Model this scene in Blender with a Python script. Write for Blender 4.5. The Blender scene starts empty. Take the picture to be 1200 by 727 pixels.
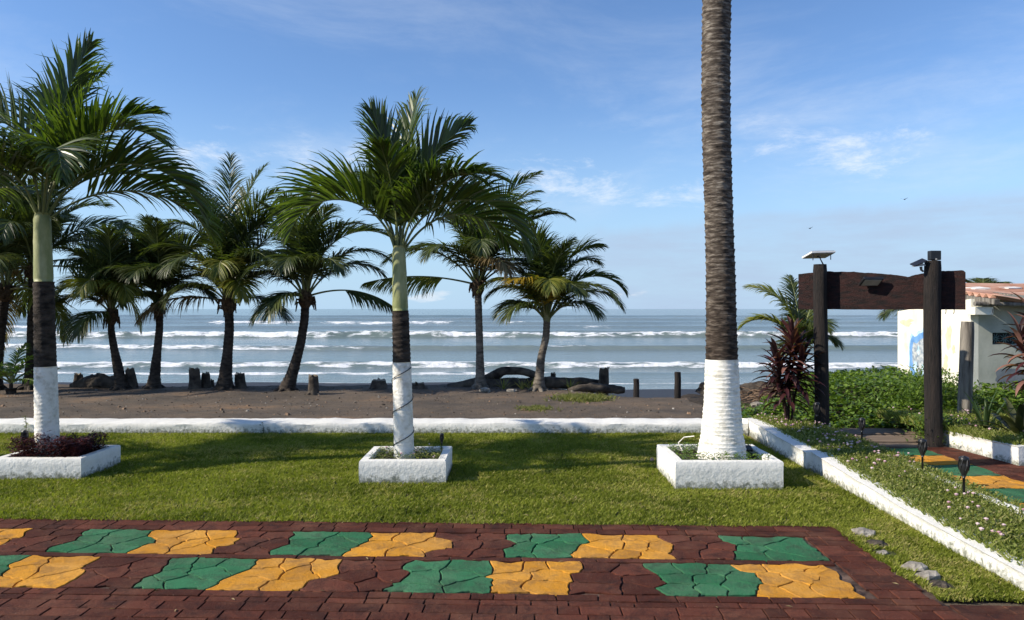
import bpy, math, random
import numpy as np
from mathutils import Vector, Matrix, noise as mnoise
R = math.radians
random.seed(7); NR = np.random.default_rng(11)
S = bpy.context.scene
COL = S.collection
F, CX, CY, H = 867.0, 600.0, 362.0, 1.7
def G(px, py, z=0.0):
    d = F*(H-z)/(py-CY); return ((px-CX)*d/F, d, z)
def XD(px, d): return (px-CX)*d/F
def ZD(py, d): return H-(py-CY)*d/F
def lerp(a, b, t): return a+(b-a)*t
def smooth(a, b, x):
    t = np.clip((x-a)/(b-a), 0, 1); return t*t*(3-2*t)

# ------------------------------------------------------------------ numpy value noise
_T = NR.random((256, 256))
def vn(x, y):
    x = np.asarray(x, float); y = np.asarray(y, float)
    xi = np.floor(x).astype(int); yi = np.floor(y).astype(int)
    u = x-xi; v = y-yi; u = u*u*(3-2*u); v = v*v*(3-2*v)
    a = _T[xi & 255, yi & 255]; b = _T[(xi+1) & 255, yi & 255]
    c = _T[xi & 255, (yi+1) & 255]; d = _T[(xi+1) & 255, (yi+1) & 255]
    return (a*(1-u)+b*u)*(1-v)+(c*(1-u)+d*u)*v
def fbm(x, y, o=4):
    s = 0; a = .5; f = 1
    for i in range(o):
        s = s+a*vn(x*f+17.3*i, y*f+9.1*i); a *= .5; f *= 2.03
    return s/(1-.5**o)

# ------------------------------------------------------------------ materials
def mat(name):
    m = bpy.data.materials.new(name); m.use_nodes = True
    nt = m.node_tree; nt.nodes.clear()
    return m, nt
def N(nt, t, **k):
    n = nt.nodes.new(t)
    for a, b in k.items():
        if a.startswith('i_'):
            n.inputs[a[2:].replace('_', ' ')].default_value = b
        else: setattr(n, a, b)
    return n
def ramp(nt, fac, stops):
    r = nt.nodes.new('ShaderNodeValToRGB'); e = r.color_ramp.elements
    while len(e) < len(stops): e.new(.5)
    for q, (p, c) in zip(e, stops):
        q.position = p; q.color = (*c, 1) if len(c) == 3 else c
    nt.links.new(fac, r.inputs[0]); return r.outputs[0]
def noise_out(nt, scale, detail=4, rough=.55, stretch=None, coord='Object', dist=0):
    tc = N(nt, 'ShaderNodeTexCoord'); o = tc.outputs[coord]
    if stretch:
        mp = N(nt, 'ShaderNodeMapping'); mp.inputs['Scale'].default_value = stretch
        nt.links.new(o, mp.inputs[0]); o = mp.outputs[0]
    n = N(nt, 'ShaderNodeTexNoise'); n.inputs['Scale'].default_value = scale
    n.inputs['Detail'].default_value = detail; n.inputs['Roughness'].default_value = rough
    n.inputs['Distortion'].default_value = dist
    nt.links.new(o, n.inputs['Vector']); return n.outputs['Fac']
def surf(name, c1, c2, scale=6, rough=.8, bump=.3, bscale=40, bdist=.01, stretch=None, spec=.3, lo=.35, hi=.65, metal=0, c3=None):
    m, nt = mat(name)
    out = N(nt, 'ShaderNodeOutputMaterial'); p = N(nt, 'ShaderNodeBsdfPrincipled')
    p.inputs['Roughness'].default_value = rough; p.inputs['Specular IOR Level'].default_value = spec
    p.inputs['Metallic'].default_value = metal
    f = noise_out(nt, scale, 6, .6, stretch)
    st = [(lo, c1), (hi, c2)] if c3 is None else [(lo, c1), ((lo+hi)/2, c2), (hi, c3)]
    nt.links.new(ramp(nt, f, st), p.inputs['Base Color'])
    if bump:
        b = N(nt, 'ShaderNodeBump'); b.inputs['Strength'].default_value = bump; b.inputs['Distance'].default_value = bdist
        nt.links.new(noise_out(nt, bscale, 6, .65, stretch), b.inputs['Height']); nt.links.new(b.outputs[0], p.inputs['Normal'])
    nt.links.new(p.outputs[0], out.inputs[0]); return m
def stonemat(name, c1, c2, wear, dirt):
    m, nt = mat(name); out = N(nt, 'ShaderNodeOutputMaterial'); p = N(nt, 'ShaderNodeBsdfPrincipled')
    p.inputs['Roughness'].default_value = .85; p.inputs['Specular IOR Level'].default_value = .12
    at = N(nt, 'ShaderNodeAttribute', attribute_name='rnd'); c = ramp(nt, at.outputs['Fac'], [(0, c1), (1, c2)])
    def over(c, f, col):
        mx = N(nt, 'ShaderNodeMix', data_type='RGBA'); nt.links.new(f, mx.inputs[0]); nt.links.new(c, mx.inputs[6]); mx.inputs[7].default_value = (*col, 1); return mx.outputs[2]
    k = lambda a: (a, a, a)
    c = over(c, ramp(nt, noise_out(nt, 2.3, 8, .7), [(.45, k(0)), (.72, k(.55))]), wear)
    c = over(c, ramp(nt, noise_out(nt, 5.5, 9, .75, dist=.5), [(.47, k(0)), (.66, k(.85))]), dirt)
    c = over(c, ramp(nt, noise_out(nt, 55, 4, .7), [(.62, k(0)), (.75, k(.6))]), (.26, .19, .14))
    nt.links.new(c, p.inputs['Base Color'])
    b = N(nt, 'ShaderNodeBump'); b.inputs['Strength'].default_value = 1; b.inputs['Distance'].default_value = .010
    nt.links.new(noise_out(nt, 45, 7, .7), b.inputs['Height']); nt.links.new(b.outputs[0], p.inputs['Normal'])
    nt.links.new(p.outputs[0], out.inputs[0]); return m
def leafmat(name, c1, c2, trans=.35, rough=.45, spec=.4, c3=None):
    m, nt = mat(name)
    out = N(nt, 'ShaderNodeOutputMaterial'); p = N(nt, 'ShaderNodeBsdfPrincipled'); t = N(nt, 'ShaderNodeBsdfTranslucent')
    at = N(nt, 'ShaderNodeAttribute', attribute_name='rnd')
    st = [(0, c1), (1, c2)] if c3 is None else [(0, c1), (.6, c2), (.97, c3)]
    c = ramp(nt, at.outputs['Fac'], st)
    p.inputs['Roughness'].default_value = rough; p.inputs['Specular IOR Level'].default_value = spec
    nt.links.new(c, p.inputs['Base Color'])
    mc = N(nt, 'ShaderNodeMix', data_type='RGBA', blend_type='MULTIPLY'); mc.inputs[0].default_value = 1
    nt.links.new(c, mc.inputs[6]); mc.inputs[7].default_value = (1.5, 1.7, .6, 1)
    nt.links.new(mc.outputs[2], t.inputs[0])
    mx = N(nt, 'ShaderNodeMixShader'); mx.inputs[0].default_value = trans
    nt.links.new(p.outputs[0], mx.inputs[1]); nt.links.new(t.outputs[0], mx.inputs[2]); nt.links.new(mx.outputs[0], out.inputs[0])
    return m

M = {}
M['fp_leaf'] = leafmat('palm leaf dark green', (.020, .042, .008), (.11, .15, .026), .40, .38, .5)
M['cp_leaf'] = leafmat('coconut leaf green', (.026, .045, .012), (.105, .125, .032), .34, .42, .45)
M['yl_leaf'] = leafmat('palm leaf yellow green', (.10, .13, .02), (.24, .22, .04), .3, .5, .3)
M['or_leaf'] = leafmat('palm leaf yellow', (.32, .22, .02), (.45, .30, .04), .35, .5, .3)
M['dead_leaf'] = leafmat('palm leaf dry', (.10, .07, .035), (.30, .23, .12), .2, .7, .2)
M['rachis'] = surf('frond stem', (.10, .13, .04), (.19, .20, .07), 8, .5, 0)
M['rachis_pale'] = surf('frond stem pale', (.20, .20, .09), (.33, .31, .16), 8, .5, 0)
M['shaft'] = surf('crownshaft', (.11, .14, .045), (.25, .27, .11), 7, .5, .5, 30, .006, (1, 1, .35), .3, c3=(.42, .41, .22), lo=.3, hi=.72)
M['bark_dark'] = surf('dark palm bark', (.012, .009, .007), (.075, .058, .045), 9, .9, .9, 60, .012, (1, 1, 2.2))
M['bark_grey'] = surf('grey palm bark', (.055, .045, .036), (.24, .205, .165), 7, .9, .8, 50, .01, (1, 1, 2.4))
M['bark_big'] = surf('ringed palm bark', (.018, .013, .010), (.14, .112, .088), 9, .9, 1, 28, .035, (1, 1, 4.5), c3=(.42, .375, .31), lo=.30, hi=.70)
M['fibre'] = surf('palm fibre', (.03, .02, .012), (.14, .09, .05), 20, .95, 1, 60, .02)
M['paint'] = surf('white painted bark', (.50, .47, .39), (.83, .80, .72), 12, .65, .8, 40, .012, lo=.28, hi=.52)
M['soil'] = surf('dark soil', (.02, .014, .01), (.06, .045, .03), 18, .95, 1, 60, .02)
M['cream'] = surf('house plaster cream', (.68, .64, .51), (.83, .80, .68), 2.2, .8, .25, 30, .01, c3=(.62, .50, .34), lo=.3, hi=.78)
M['grey_plaster'] = surf('house plaster grey', (.34, .35, .29), (.47, .475, .40), 2.5, .85, .35, 25, .01)
M['mural_blue'] = surf('mural blue', (.10, .25, .52), (.20, .38, .66), 8, .6, 0)
M['mural_slate'] = surf('mural slate blue', (.22, .27, .33), (.50, .52, .52), 14, .6, 0, lo=.42, hi=.58)
M['mural_pale'] = surf('mural pale blue', (.35, .55, .72), (.62, .72, .80), 9, .6, 0)
M['mural_ochre'] = surf('mural ochre', (.66, .52, .34), (.74, .62, .45), 9, .7, 0)
M['mural_grey'] = surf('painted slate shape', (.13, .15, .17), (.22, .24, .26), 6, .8, .2)
M['roof'] = surf('rusty corrugated roof', (.30, .12, .07), (.48, .27, .19), 3, .75, .3, 20, .01, (.6, 4, 1), c3=(.60, .42, .33), lo=.3, hi=.75)
M['roof_white'] = surf('bleached roof scraps', (.55, .50, .45), (.8, .78, .74), 8, .8, .3)
M['old_wood'] = surf('weathered grey wood', (.07, .06, .05), (.26, .235, .20), 7, .9, .8, 40, .01, (3, 3, .3))
M['post'] = surf('dark stained post', (.005, .004, .004), (.026, .018, .014), 14, .8, 1, 40, .02, (3, 3, .3), .4)
M['beam'] = surf('reddish brown plank', (.006, .003, .003), (.034, .010, .008), 5, .6, 1, 26, .016, (.5, 3, 6), .3, .36, .62)
M['drift'] = surf('driftwood dark', (.022, .017, .014), (.13, .105, .08), 5, .9, 1, 30, .02)
M['driftcut'] = surf('pale cut wood', (.15, .12, .09), (.34, .28, .2), 12, .9, .6, 30, .01)
M['twig'] = surf('dry twigs', (.10, .06, .035), (.30, .20, .13), 12, .9, 0)
M['stone'] = surf('pale stone', (.16, .14, .115), (.40, .365, .31), 12, .9, .8, 40, .01)
M['black'] = surf('black plastic', (.008, .008, .009), (.02, .02, .022), 8, .35, 0, spec=.5)
M['metal_w'] = surf('white painted metal', (.7, .7, .68), (.82, .82, .8), 6, .45, 0)
M['panel_under'] = surf('panel underside', (.35, .33, .29), (.5, .48, .43), 6, .6, 0)
M['solar'] = surf('solar cell', (.01, .013, .03), (.02, .025, .05), 6, .2, 0, spec=.6)
M['screw'] = surf('bright screw', (.7, .7, .7), (.8, .8, .8), 6, .3, 0)
M['void'] = surf('dark window recess', (.012, .013, .014), (.03, .03, .03), 6, .6, 0)
M['grille'] = surf('grille', (.05, .10, .10), (.10, .16, .15), 6, .6, 0)
M['brick'] = stonemat('maroon stamped concrete', (.055, .016, .010), (.130, .042, .026), (.16, .08, .05), (.030, .014, .012))
M['green'] = stonemat('green painted stone', (.024, .120, .052), (.042, .175, .080), (.13, .20, .12), (.040, .070, .042))
M['orange'] = stonemat('orange painted stone', (.48, .21, .020), (.64, .29, .032), (.62, .36, .12), (.25, .13, .045))
M['mortar'] = surf('paving joints', (.022, .012, .010), (.17, .11, .08), 7, .9, .8, 60, .008, lo=.42, hi=.68)
M['step'] = surf('sandy boards', (.12, .085, .06), (.24, .18, .13), 4, .9, .6, 30, .01, (.3, 4, 1))
M['petal'] = leafmat('pink petals', (.55, .30, .38), (.78, .62, .66), .2, .6, .2)
M['grass'] = leafmat('lawn blades', (.095, .12, .014), (.27, .29, .048), .32, .6, .12, c3=(.34, .30, .11))
M['drygrass'] = leafmat('dry grass', (.10, .13, .03), (.24, .22, .09), .3, .6, .15)
M['vine'] = leafmat('vine leaves', (.04, .085, .010), (.17, .25, .035), .28, .35, .45)
M['bed'] = leafmat('bed foliage', (.065, .095, .018), (.21, .24, .05), .3, .5, .25, c3=(.30, .28, .12))
M['red_leaf'] = leafmat('burgundy leaves', (.018, .008, .009), (.075, .022, .026), .25, .4, .5)
M['red_pale'] = leafmat('pinkish leaves', (.10, .035, .035), (.30, .15, .12), .3, .45, .4)
M['low_red'] = leafmat('low burgundy foliage', (.020, .008, .010), (.11, .025, .032), .2, .5, .3)
M['agave'] = leafmat('sword leaves', (.03, .06, .02), (.09, .13, .04), .2, .4, .4)
M['bromel'] = leafmat('dark strap leaves', (.015, .022, .012), (.08, .085, .035), .2, .35, .5)
M['bird'] = surf('bird', (.02, .02, .02), (.04, .04, .04), 6, .8, 0)

def tint_by_attr(m, stops):
    nt = m.node_tree; p = [n for n in nt.nodes if n.type == 'BSDF_PRINCIPLED'][0]; src = p.inputs['Base Color'].links[0].from_socket
    at = N(nt, 'ShaderNodeAttribute', attribute_name='rnd'); mx = N(nt, 'ShaderNodeMix', data_type='RGBA', blend_type='MULTIPLY'); mx.inputs[0].default_value = 1
    nt.links.new(src, mx.inputs[6]); nt.links.new(ramp(nt, at.outputs['Fac'], stops), mx.inputs[7]); nt.links.new(mx.outputs[2], p.inputs['Base Color'])
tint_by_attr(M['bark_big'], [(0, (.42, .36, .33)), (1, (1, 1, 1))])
def m_white_wall():
    m, nt = mat('white painted concrete')
    out = N(nt, 'ShaderNodeOutputMaterial'); p = N(nt, 'ShaderNodeBsdfPrincipled')
    p.inputs['Roughness'].default_value = .7; p.inputs['Specular IOR Level'].default_value = .25
    f = noise_out(nt, 9, 8, .7); base = ramp(nt, f, [(.22, (.40, .39, .33)), (.36, (.72, .70, .64)), (.7, (.83, .81, .75))])
    # mould and soil splashes along the foot
    tc = N(nt, 'ShaderNodeTexCoord'); sp = N(nt, 'ShaderNodeSeparateXYZ'); nt.links.new(tc.outputs['Object'], sp.inputs[0])
    mr = N(nt, 'ShaderNodeMapRange'); mr.inputs[1].default_value = .0; mr.inputs[2].default_value = .16; mr.inputs[3].default_value = .85; mr.inputs[4].default_value = 0
    nt.links.new(sp.outputs['Z'], mr.inputs[0])
    g = noise_out(nt, 22, 6, .7)
    mm = N(nt, 'ShaderNodeMath', operation='MULTIPLY_ADD'); nt.links.new(mr.outputs[0], mm.inputs[0]); mm.inputs[1].default_value = .55; nt.links.new(g, mm.inputs[2])
    fac = ramp(nt, mm.outputs[0], [(.70, (0, 0, 0)), (.92, (.85, .85, .85))])
    mx = N(nt, 'ShaderNodeMix', data_type='RGBA'); nt.links.new(fac, mx.inputs[0]); nt.links.new(base, mx.inputs[6]); mx.inputs[7].default_value = (.12, .13, .085, 1)
    nt.links.new(mx.outputs[2], p.inputs['Base Color'])
    b = N(nt, 'ShaderNodeBump'); b.inputs['Strength'].default_value = .8; b.inputs['Distance'].default_value = .010
    nt.links.new(noise_out(nt, 26, 7, .62), b.inputs['Height']); nt.links.new(b.outputs[0], p.inputs['Normal'])
    nt.links.new(p.outputs[0], out.inputs[0]); return m
M['wall'] = m_white_wall()

def m_sand():
    m, nt = mat('volcanic sand')
    out = N(nt, 'ShaderNodeOutputMaterial'); p = N(nt, 'ShaderNodeBsdfPrincipled')
    at = N(nt, 'ShaderNodeAttribute', attribute_name='wet')
    f = noise_out(nt, .55, 8, .62, (1, 1.6, 1)); base = ramp(nt, f, [(.30, (.058, .047, .036)), (.45, (.100, .078, .058)), (.58, (.135, .100, .070)), (.70, (.25, .15, .08))])
    f2 = noise_out(nt, 14, 6, .75); sp = ramp(nt, f2, [(.3, (.55, .55, .55)), (.5, (1, 1, 1)), (.66, (1.0, 1.0, 1.0)), (.74, (2.3, 2.2, 2.0))])
    mu = N(nt, 'ShaderNodeMix', data_type='RGBA', blend_type='MULTIPLY'); mu.inputs[0].default_value = 1
    nt.links.new(base, mu.inputs[6]); nt.links.new(sp, mu.inputs[7])
    mx = N(nt, 'ShaderNodeMix', data_type='RGBA'); nt.links.new(at.outputs['Fac'], mx.inputs[0]); nt.links.new(mu.outputs[2], mx.inputs[6])
    mx.inputs[7].default_value = (.028, .024, .022, 1)
    nt.links.new(mx.outputs[2], p.inputs['Base Color'])
    mr = N(nt, 'ShaderNodeMapRange'); mr.inputs[3].default_value = .95; mr.inputs[4].default_value = .55; nt.links.new(at.outputs['Fac'], mr.inputs[0]); nt.links.new(mr.outputs[0], p.inputs['Roughness'])
    p.inputs['Specular IOR Level'].default_value = .3
    b = N(nt, 'ShaderNodeBump'); b.inputs['Strength'].default_value = .9; b.inputs['Distance'].default_value = .03
    nt.links.new(noise_out(nt, 18, 8, .7), b.inputs['Height']); nt.links.new(b.outputs[0], p.inputs['Normal'])
    nt.links.new(p.outputs[0], out.inputs[0]); return m
M['sand'] = m_sand()
M['lawnsoil'] = surf('lawn thatch', (.035, .045, .012), (.09, .10, .03), 9, .95, 1, 80, .02)

def m_sea():
    m, nt = mat('sea water')
    out = N(nt, 'ShaderNodeOutputMaterial')
    tc = N(nt, 'ShaderNodeTexCoord')
    w = N(nt, 'ShaderNodeBsdfPrincipled'); w.inputs['IOR'].default_value = 1.33
    w.inputs['Roughness'].default_value = .16; w.inputs['Specular IOR Level'].default_value = .5
    f = noise_out(nt, .02, 5, .6, (.4, 1.6, 1))
    nt.links.new(ramp(nt, f, [(.35, (.125, .170, .155)), (.65, (.175, .21, .195))]), w.inputs['Base Color'])
    b1 = N(nt, 'ShaderNodeBump'); b1.inputs['Strength'].default_value = .9; b1.inputs['Distance'].default_value = .25
    nt.links.new(noise_out(nt, .55, 6, .62, (.55, 1.5, 1)), b1.inputs['Height'])
    b2 = N(nt, 'ShaderNodeBump'); b2.inputs['Strength'].default_value = .6; b2.inputs['Distance'].default_value = .05
    nt.links.new(noise_out(nt, 3.2, 5, .6, (.7, 1.4, 1)), b2.inputs['Height']); nt.links.new(b1.outputs[0], b2.inputs['Normal'])
    nt.links.new(b2.outputs[0], w.inputs['Normal'])
    fo = N(nt, 'ShaderNodeBsdfPrincipled'); fo.inputs['Base Color'].default_value = (.80, .81, .81, 1); fo.inputs['Roughness'].default_value = .8; fo.inputs['Specular IOR Level'].default_value = .1
    b3 = N(nt, 'ShaderNodeBump'); b3.inputs['Strength'].default_value = 1; b3.inputs['Distance'].default_value = .18
    nt.links.new(noise_out(nt, 2.4, 6, .7), b3.inputs['Height']); nt.links.new(b3.outputs[0], fo.inputs['Normal'])
    at = N(nt, 'ShaderNodeAttribute', attribute_name='foam')
    n1 = noise_out(nt, 1.3, 9, .72, (.45, 1.5, 1)); 
    ad = N(nt, 'ShaderNodeMath', operation='ADD'); nt.links.new(at.outputs['Fac'], ad.inputs[0]); nt.links.new(n1, ad.inputs[1])
    fac = ramp(nt, ad.outputs[0], [(.86, (0, 0, 0)), (1.0, (1, 1, 1))])
    ad2 = N(nt, 'ShaderNodeMath', operation='SUBTRACT'); nt.links.new(ad.outputs[0], ad2.inputs[0]); ad2.inputs[1].default_value = 0
    mr = N(nt, 'ShaderNodeMapRange'); mr.interpolation_type = 'SMOOTHSTEP'; mr.inputs[1].default_value = .95; mr.inputs[2].default_value = 1.10
    nt.links.new(ad2.outputs[0], mr.inputs[0])
    mx = N(nt, 'ShaderNodeMixShader'); nt.links.new(mr.outputs[0], mx.inputs[0]); nt.links.new(w.outputs[0], mx.inputs[1]); nt.links.new(fo.outputs[0], mx.inputs[2])
    nt.links.new(mx.outputs[0], out.inputs[0]); return m
M['sea'] = m_sea()

# ------------------------------------------------------------------ mesh builder
class MB:
    def __init__(s): s.v = []; s.f = []; s.m = []; s.r = []; s.n = 0; s.chunks = []
    def add(s, verts, faces, mi=0, rnd=.5):
        """verts (n,3), faces list of index tuples"""
        o = s.n; vv = np.asarray(verts, float).reshape(-1, 3); s.v.append(vv); s.n += len(vv)
        rr = np.full(len(vv), rnd) if np.isscalar(rnd) else np.asarray(rnd, float); s.r.append(rr)
        for f in faces: s.f.append(tuple(int(i)+o for i in f)); s.m.append(mi)
        return o
    def addq(s, verts, quads, mi=0, rnd=.5):
        o = s.n; vv = np.asarray(verts, float).reshape(-1, 3); s.v.append(vv); s.n += len(vv)
        rr = np.full(len(vv), rnd) if np.isscalar(rnd) else np.asarray(rnd, float).ravel(); s.r.append(rr)
        q = np.asarray(quads, int)+o; s.chunks.append((q, mi))
    def box(s, x0, x1, y0, y1, z0, z1, mi=0):
        v = [(x, y, z) for z in (z0, z1) for (x, y) in ((x0, y0), (x1, y0), (x1, y1), (x0, y1))]
        s.add(v, [(3, 2, 1, 0), (4, 5, 6, 7), (0, 1, 5, 4), (1, 2, 6, 5), (2, 3, 7, 6), (3, 0, 4, 7)], mi)
    def xbox(s, c, dx, dy, dz, hx, hy, hz, mi=0):
        c = Vector(c); dx, dy, dz = (Vector(a).normalized() for a in (dx, dy, dz))
        v = [c+dx*hx*a+dy*hy*b+dz*hz*e for e in (-1, 1) for (a, b) in ((-1, -1), (1, -1), (1, 1), (-1, 1))]
        s.add([tuple(q) for q in v], [(3, 2, 1, 0), (4, 5, 6, 7), (0, 1, 5, 4), (1, 2, 6, 5), (2, 3, 7, 6), (3, 0, 4, 7)], mi)
    def tube(s, pts, rad, sides=8, mi=0, cap=True, jit=0, rnd=.5, fn=None):
        P = np.asarray(pts, float); n = len(P)
        rad = np.full(n, rad) if np.isscalar(rad) else np.asarray(rad, float)
        T = np.gradient(P, axis=0); T /= np.linalg.norm(T, axis=1)[:, None]+1e-9
        ref = np.array([0, 1., 0]) if abs(T[0][1]) < .9 else np.array([1., 0, 0])
        A = np.cross(T, ref); A /= np.linalg.norm(A, axis=1)[:, None]+1e-9; B = np.cross(T, A)
        th = np.arange(sides)*2*math.pi/sides
        r = rad[:, None]*np.ones((1, sides))
        if jit: r = r*(1+jit*(NR.random((n, sides))-.5))
        if fn is not None: r = r*fn(np.arange(n)[:, None]/max(n-1, 1), th[None, :])
        V = P[:, None, :]+r[..., None]*(np.cos(th)[None, :, None]*A[:, None, :]+np.sin(th)[None, :, None]*B[:, None, :])
        V = V.reshape(-1, 3)
        i, j = np.meshgrid(np.arange(n-1), np.arange(sides), indexing='ij'); j2 = (j+1) % sides
        q = np.stack([i*sides+j, i*sides+j2, (i+1)*sides+j2, (i+1)*sides+j], -1).reshape(-1, 4)
        if cap:
            o = s.n
            s.addq(V, q, mi, rnd)
            s.f.append(tuple(o+k for k in range(sides))); s.m.append(mi)
            s.f.append(tuple(o+(n-1)*sides+k for k in reversed(range(sides)))); s.m.append(mi)
        else: s.addq(V, q, mi, rnd)
    def lathe(s, prof, cx=0, cy=0, sides=16, mi=0):
        s.tube([(cx, cy, z) for r, z in prof], [r for r, z in prof], sides, mi)
    def build(s, name, mats, parent=None, smooth=False, loc=None, rz=0):
        me = bpy.data.meshes.new(name)
        V = np.concatenate(s.v) if s.v else np.zeros((0, 3))
        fl = [np.array(f) for f in []]
        sizes = [len(f) for f in s.f]; idx = [i for f in s.f for i in f]; mi = list(s.m)
        sz = np.array(sizes, int); ix = np.array(idx, int); mm = np.array(mi, int)
        for q, m_ in s.chunks:
            sz = np.concatenate([sz, np.full(len(q), q.shape[1])]); ix = np.concatenate([ix, q.ravel()]); mm = np.concatenate([mm, np.full(len(q), m_)])
        me.vertices.add(len(V)); me.vertices.foreach_set('co', V.astype(np.float32).ravel())
        me.loops.add(len(ix)); me.loops.foreach_set('vertex_index', ix.astype(np.int32))
        me.polygons.add(len(sz)); st = np.concatenate([[0], np.cumsum(sz)[:-1]]) if len(sz) else sz
        me.polygons.foreach_set('loop_start', st.astype(np.int32)); me.polygons.foreach_set('loop_total', sz.astype(np.int32))
        me.polygons.foreach_set('material_index', mm.astype(np.int32))
        me.polygons.foreach_set('use_smooth', np.full(len(sz), bool(smooth)))
        me.update(calc_edges=True)
        a = me.attributes.new('rnd', 'FLOAT', 'POINT'); a.data.foreach_set('value', np.concatenate(s.r).astype(np.float32))
        for m_ in (mats if isinstance(mats, (list, tuple)) else [mats]): me.materials.append(M[m_] if isinstance(m_, str) else m_)
        me.validate(); o = bpy.data.objects.new(name, me); COL.objects.link(o)
        if parent: o.parent = parent
        if loc: o.location = loc
        if rz: o.rotation_euler = (0, 0, rz)
        return o
def bevel(o, w=.01, seg=2):
    md = o.modifiers.new('bevel', 'BEVEL'); md.width = w; md.segments = seg; md.limit_method = 'ANGLE'; return o
def thing(name, label, cat, loc=(0, 0, 0), rz=0, group=None):
    o = bpy.data.objects.new(name, None); COL.objects.link(o); o.location = loc; o.rotation_euler = (0, 0, rz)
    return tag(o, label, cat, group)
def tag(o, label, cat, group=None):
    o['label'] = label; o['category'] = cat
    if group: o['group'] = group
    return o
def struct(o, kind='structure'):
    o['kind'] = kind; return o

# ------------------------------------------------------------------ ground, sea
def crest(x): return 16.4-2.1*smooth(.2, 2.6, x)-.2*np.sin(x*.7)
def ground_z(x, y):
    yc = crest(x); d = y-yc
    z = np.interp(d, [-3, -.5, 0, 2.7, 8.7, 15, 40, 200], [0, 0.03, 0, -.5, -1.0, -1.5, -4.0, -14])
    left = smooth(2.2, .4, x)
    z2 = np.interp(d, [-3, -.5, 0, 3, 12, 16, 40, 200], [0, 0.03, 0, -.45, -1.3, -1.52, -4, -14])
    z = z*(1-left)+z2*left
    rough = smooth(10.6, 12, y)*(1-smooth(.5, 4, d))
    z = z+rough*((fbm(x*.8, y*.8)-.5)*.09+(fbm(x*4, y*4)-.5)*.035)
    z = z-.012*smooth(10.4, 10.2, y)       # a finger below the paving and lawn sheets
    return z
def grid(xs, ys, zf):
    X, Y = np.meshgrid(xs, ys); Z = zf(X, Y); n, m = X.shape
    V = np.stack([X, Y, Z], -1).reshape(-1, 3)
    i, j = np.meshgrid(np.arange(n-1), np.arange(m-1), indexing='ij')
    q = np.stack([i*m+j, i*m+j+1, (i+1)*m+j+1, (i+1)*m+j], -1).reshape(-1, 4)
    return V, q
def attr(o, name, vals):
    a = o.data.attributes.new(name, 'FLOAT', 'POINT'); a.data.foreach_set('value', vals.astype(np.float32))
xs = np.concatenate([np.linspace(-900, -20, 14), np.linspace(-19.9, 19.9, 400), np.linspace(20, 900, 14)])
ys = np.concatenate([np.linspace(-60, 9, 8), np.arange(9.4, 22, .07), np.linspace(22.1, 60, 60), np.linspace(65, 300, 6)])
V, q = grid(xs, ys, ground_z); b = MB(); b.addq(V, q)
g = struct(b.build('beach_sand', 'sand', smooth=True))
attr(g, 'wet', smooth(-.35, -.75, V[:, 2]-.08*(fbm(V[:, 0]*.3, V[:, 1]*.3)-.5)))

SEA = -1.5
def breaker(X, Y, yc, amp, wob, seed, cover, front=.55, back=3.2):
    """returns height and foam of one breaking line"""
    c = yc+wob*(fbm(X*.022+seed, X*0+seed, 3)-.5)*2+.9*(fbm(X*.2+seed*3, X*0+2.2, 3)-.5)
    a = .72+.5*fbm(X*.06+seed*5, X*0+7.7, 3)
    s = Y-c
    h = amp*a*np.where(s < 0, np.exp(-(s/front)**2), np.exp(-(s/back)**2))
    br = smooth(cover-.07, cover+.07, fbm(X*.03+seed*11, X*0+3.1, 3))
    fo = br*(np.where(s < 0, np.exp(-((s+.1)/(front*(1.0+1.3*fbm(X*.35+seed, X*0+5, 3))))**4), np.exp(-(s/(back*.34))**2)))*(.44+.30*fbm(X*.25+seed, Y*.6, 4))
    h = h+br*amp*.5*np.exp(-(s/1.2)**2)*(fbm(X*1.3+seed, Y*1.3, 3)-.45)
    trail = br*.36*np.exp(-np.clip(s, 0, 99)/9)*(s > 0)
    pre = .10*np.exp(-np.abs(s+1)/5)*(s < 0)
    fo = fo*(.72+.50*fbm(X*1.1+seed, Y*1.8, 3))
    return h, np.maximum(fo, np.maximum(trail, pre))
def sea_fn(X, Y):
    h = .05*(fbm(X*.5, Y*1.1, 4)-.5)+.25*smooth(60, 160, Y)*(fbm(X*.03+4, Y*.10, 3)-.5)
    foam = .36*smooth(30, 36, Y)*smooth(100, 66, Y)*fbm(X*.09, Y*.25, 3)
    for yc, amp, wob, seed, cover, fr, bk in ((36.4, .07, .8, 1.3, .50, .4, 1.0), (40.5, .27, 1.8, 2.1, .36, .6, 2.6), (58.5, .34, 3.0, 5.2, .42, .7, 3.5),
                                         (83, .62, 4.0, 8.4, .20, .8, 5.0), (96, .28, 6, 31.1, .46, 1.2, 5), (118, .55, 9, 12.4, .60, 2.5, 6), (150, .6, 12, 17.7, .62, 3, 9), (200, .8, 12, 23.7, .9, 4, 12), (270, .9, 16, 29.7, .9, 5, 16)):
        a, f = breaker(X, Y, yc, amp, wob, seed, cover, fr, bk); h = h+a; foam = np.maximum(foam, f)
    ed = 31.2+.9*(fbm(X*.09+9, X*0+1, 3)-.5)*2
    foam = np.maximum(foam, .55*np.exp(-((Y-ed-.2)/.35)**2))
    h = h*smooth(30.0, 36, Y)
    return SEA+h, foam
def sea_sheet(xs, ys):
    X, Y = np.meshgrid(xs, ys); Z, Fm = sea_fn(X, Y); V, q = grid(xs, ys, lambda a, b_: Z); return V, q, Fm.ravel()
ysn = np.concatenate([np.arange(28, 62, .16), np.arange(62, 104, .22), np.arange(104, 300, 1.0), np.geomspace(300, 9000, 40)])
xsn = np.concatenate([np.linspace(-9000, -260, 16), np.linspace(-250, -96, 60), np.arange(-95, 80, .28), np.linspace(81, 250, 60), np.linspace(260, 9000, 16)])
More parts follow.
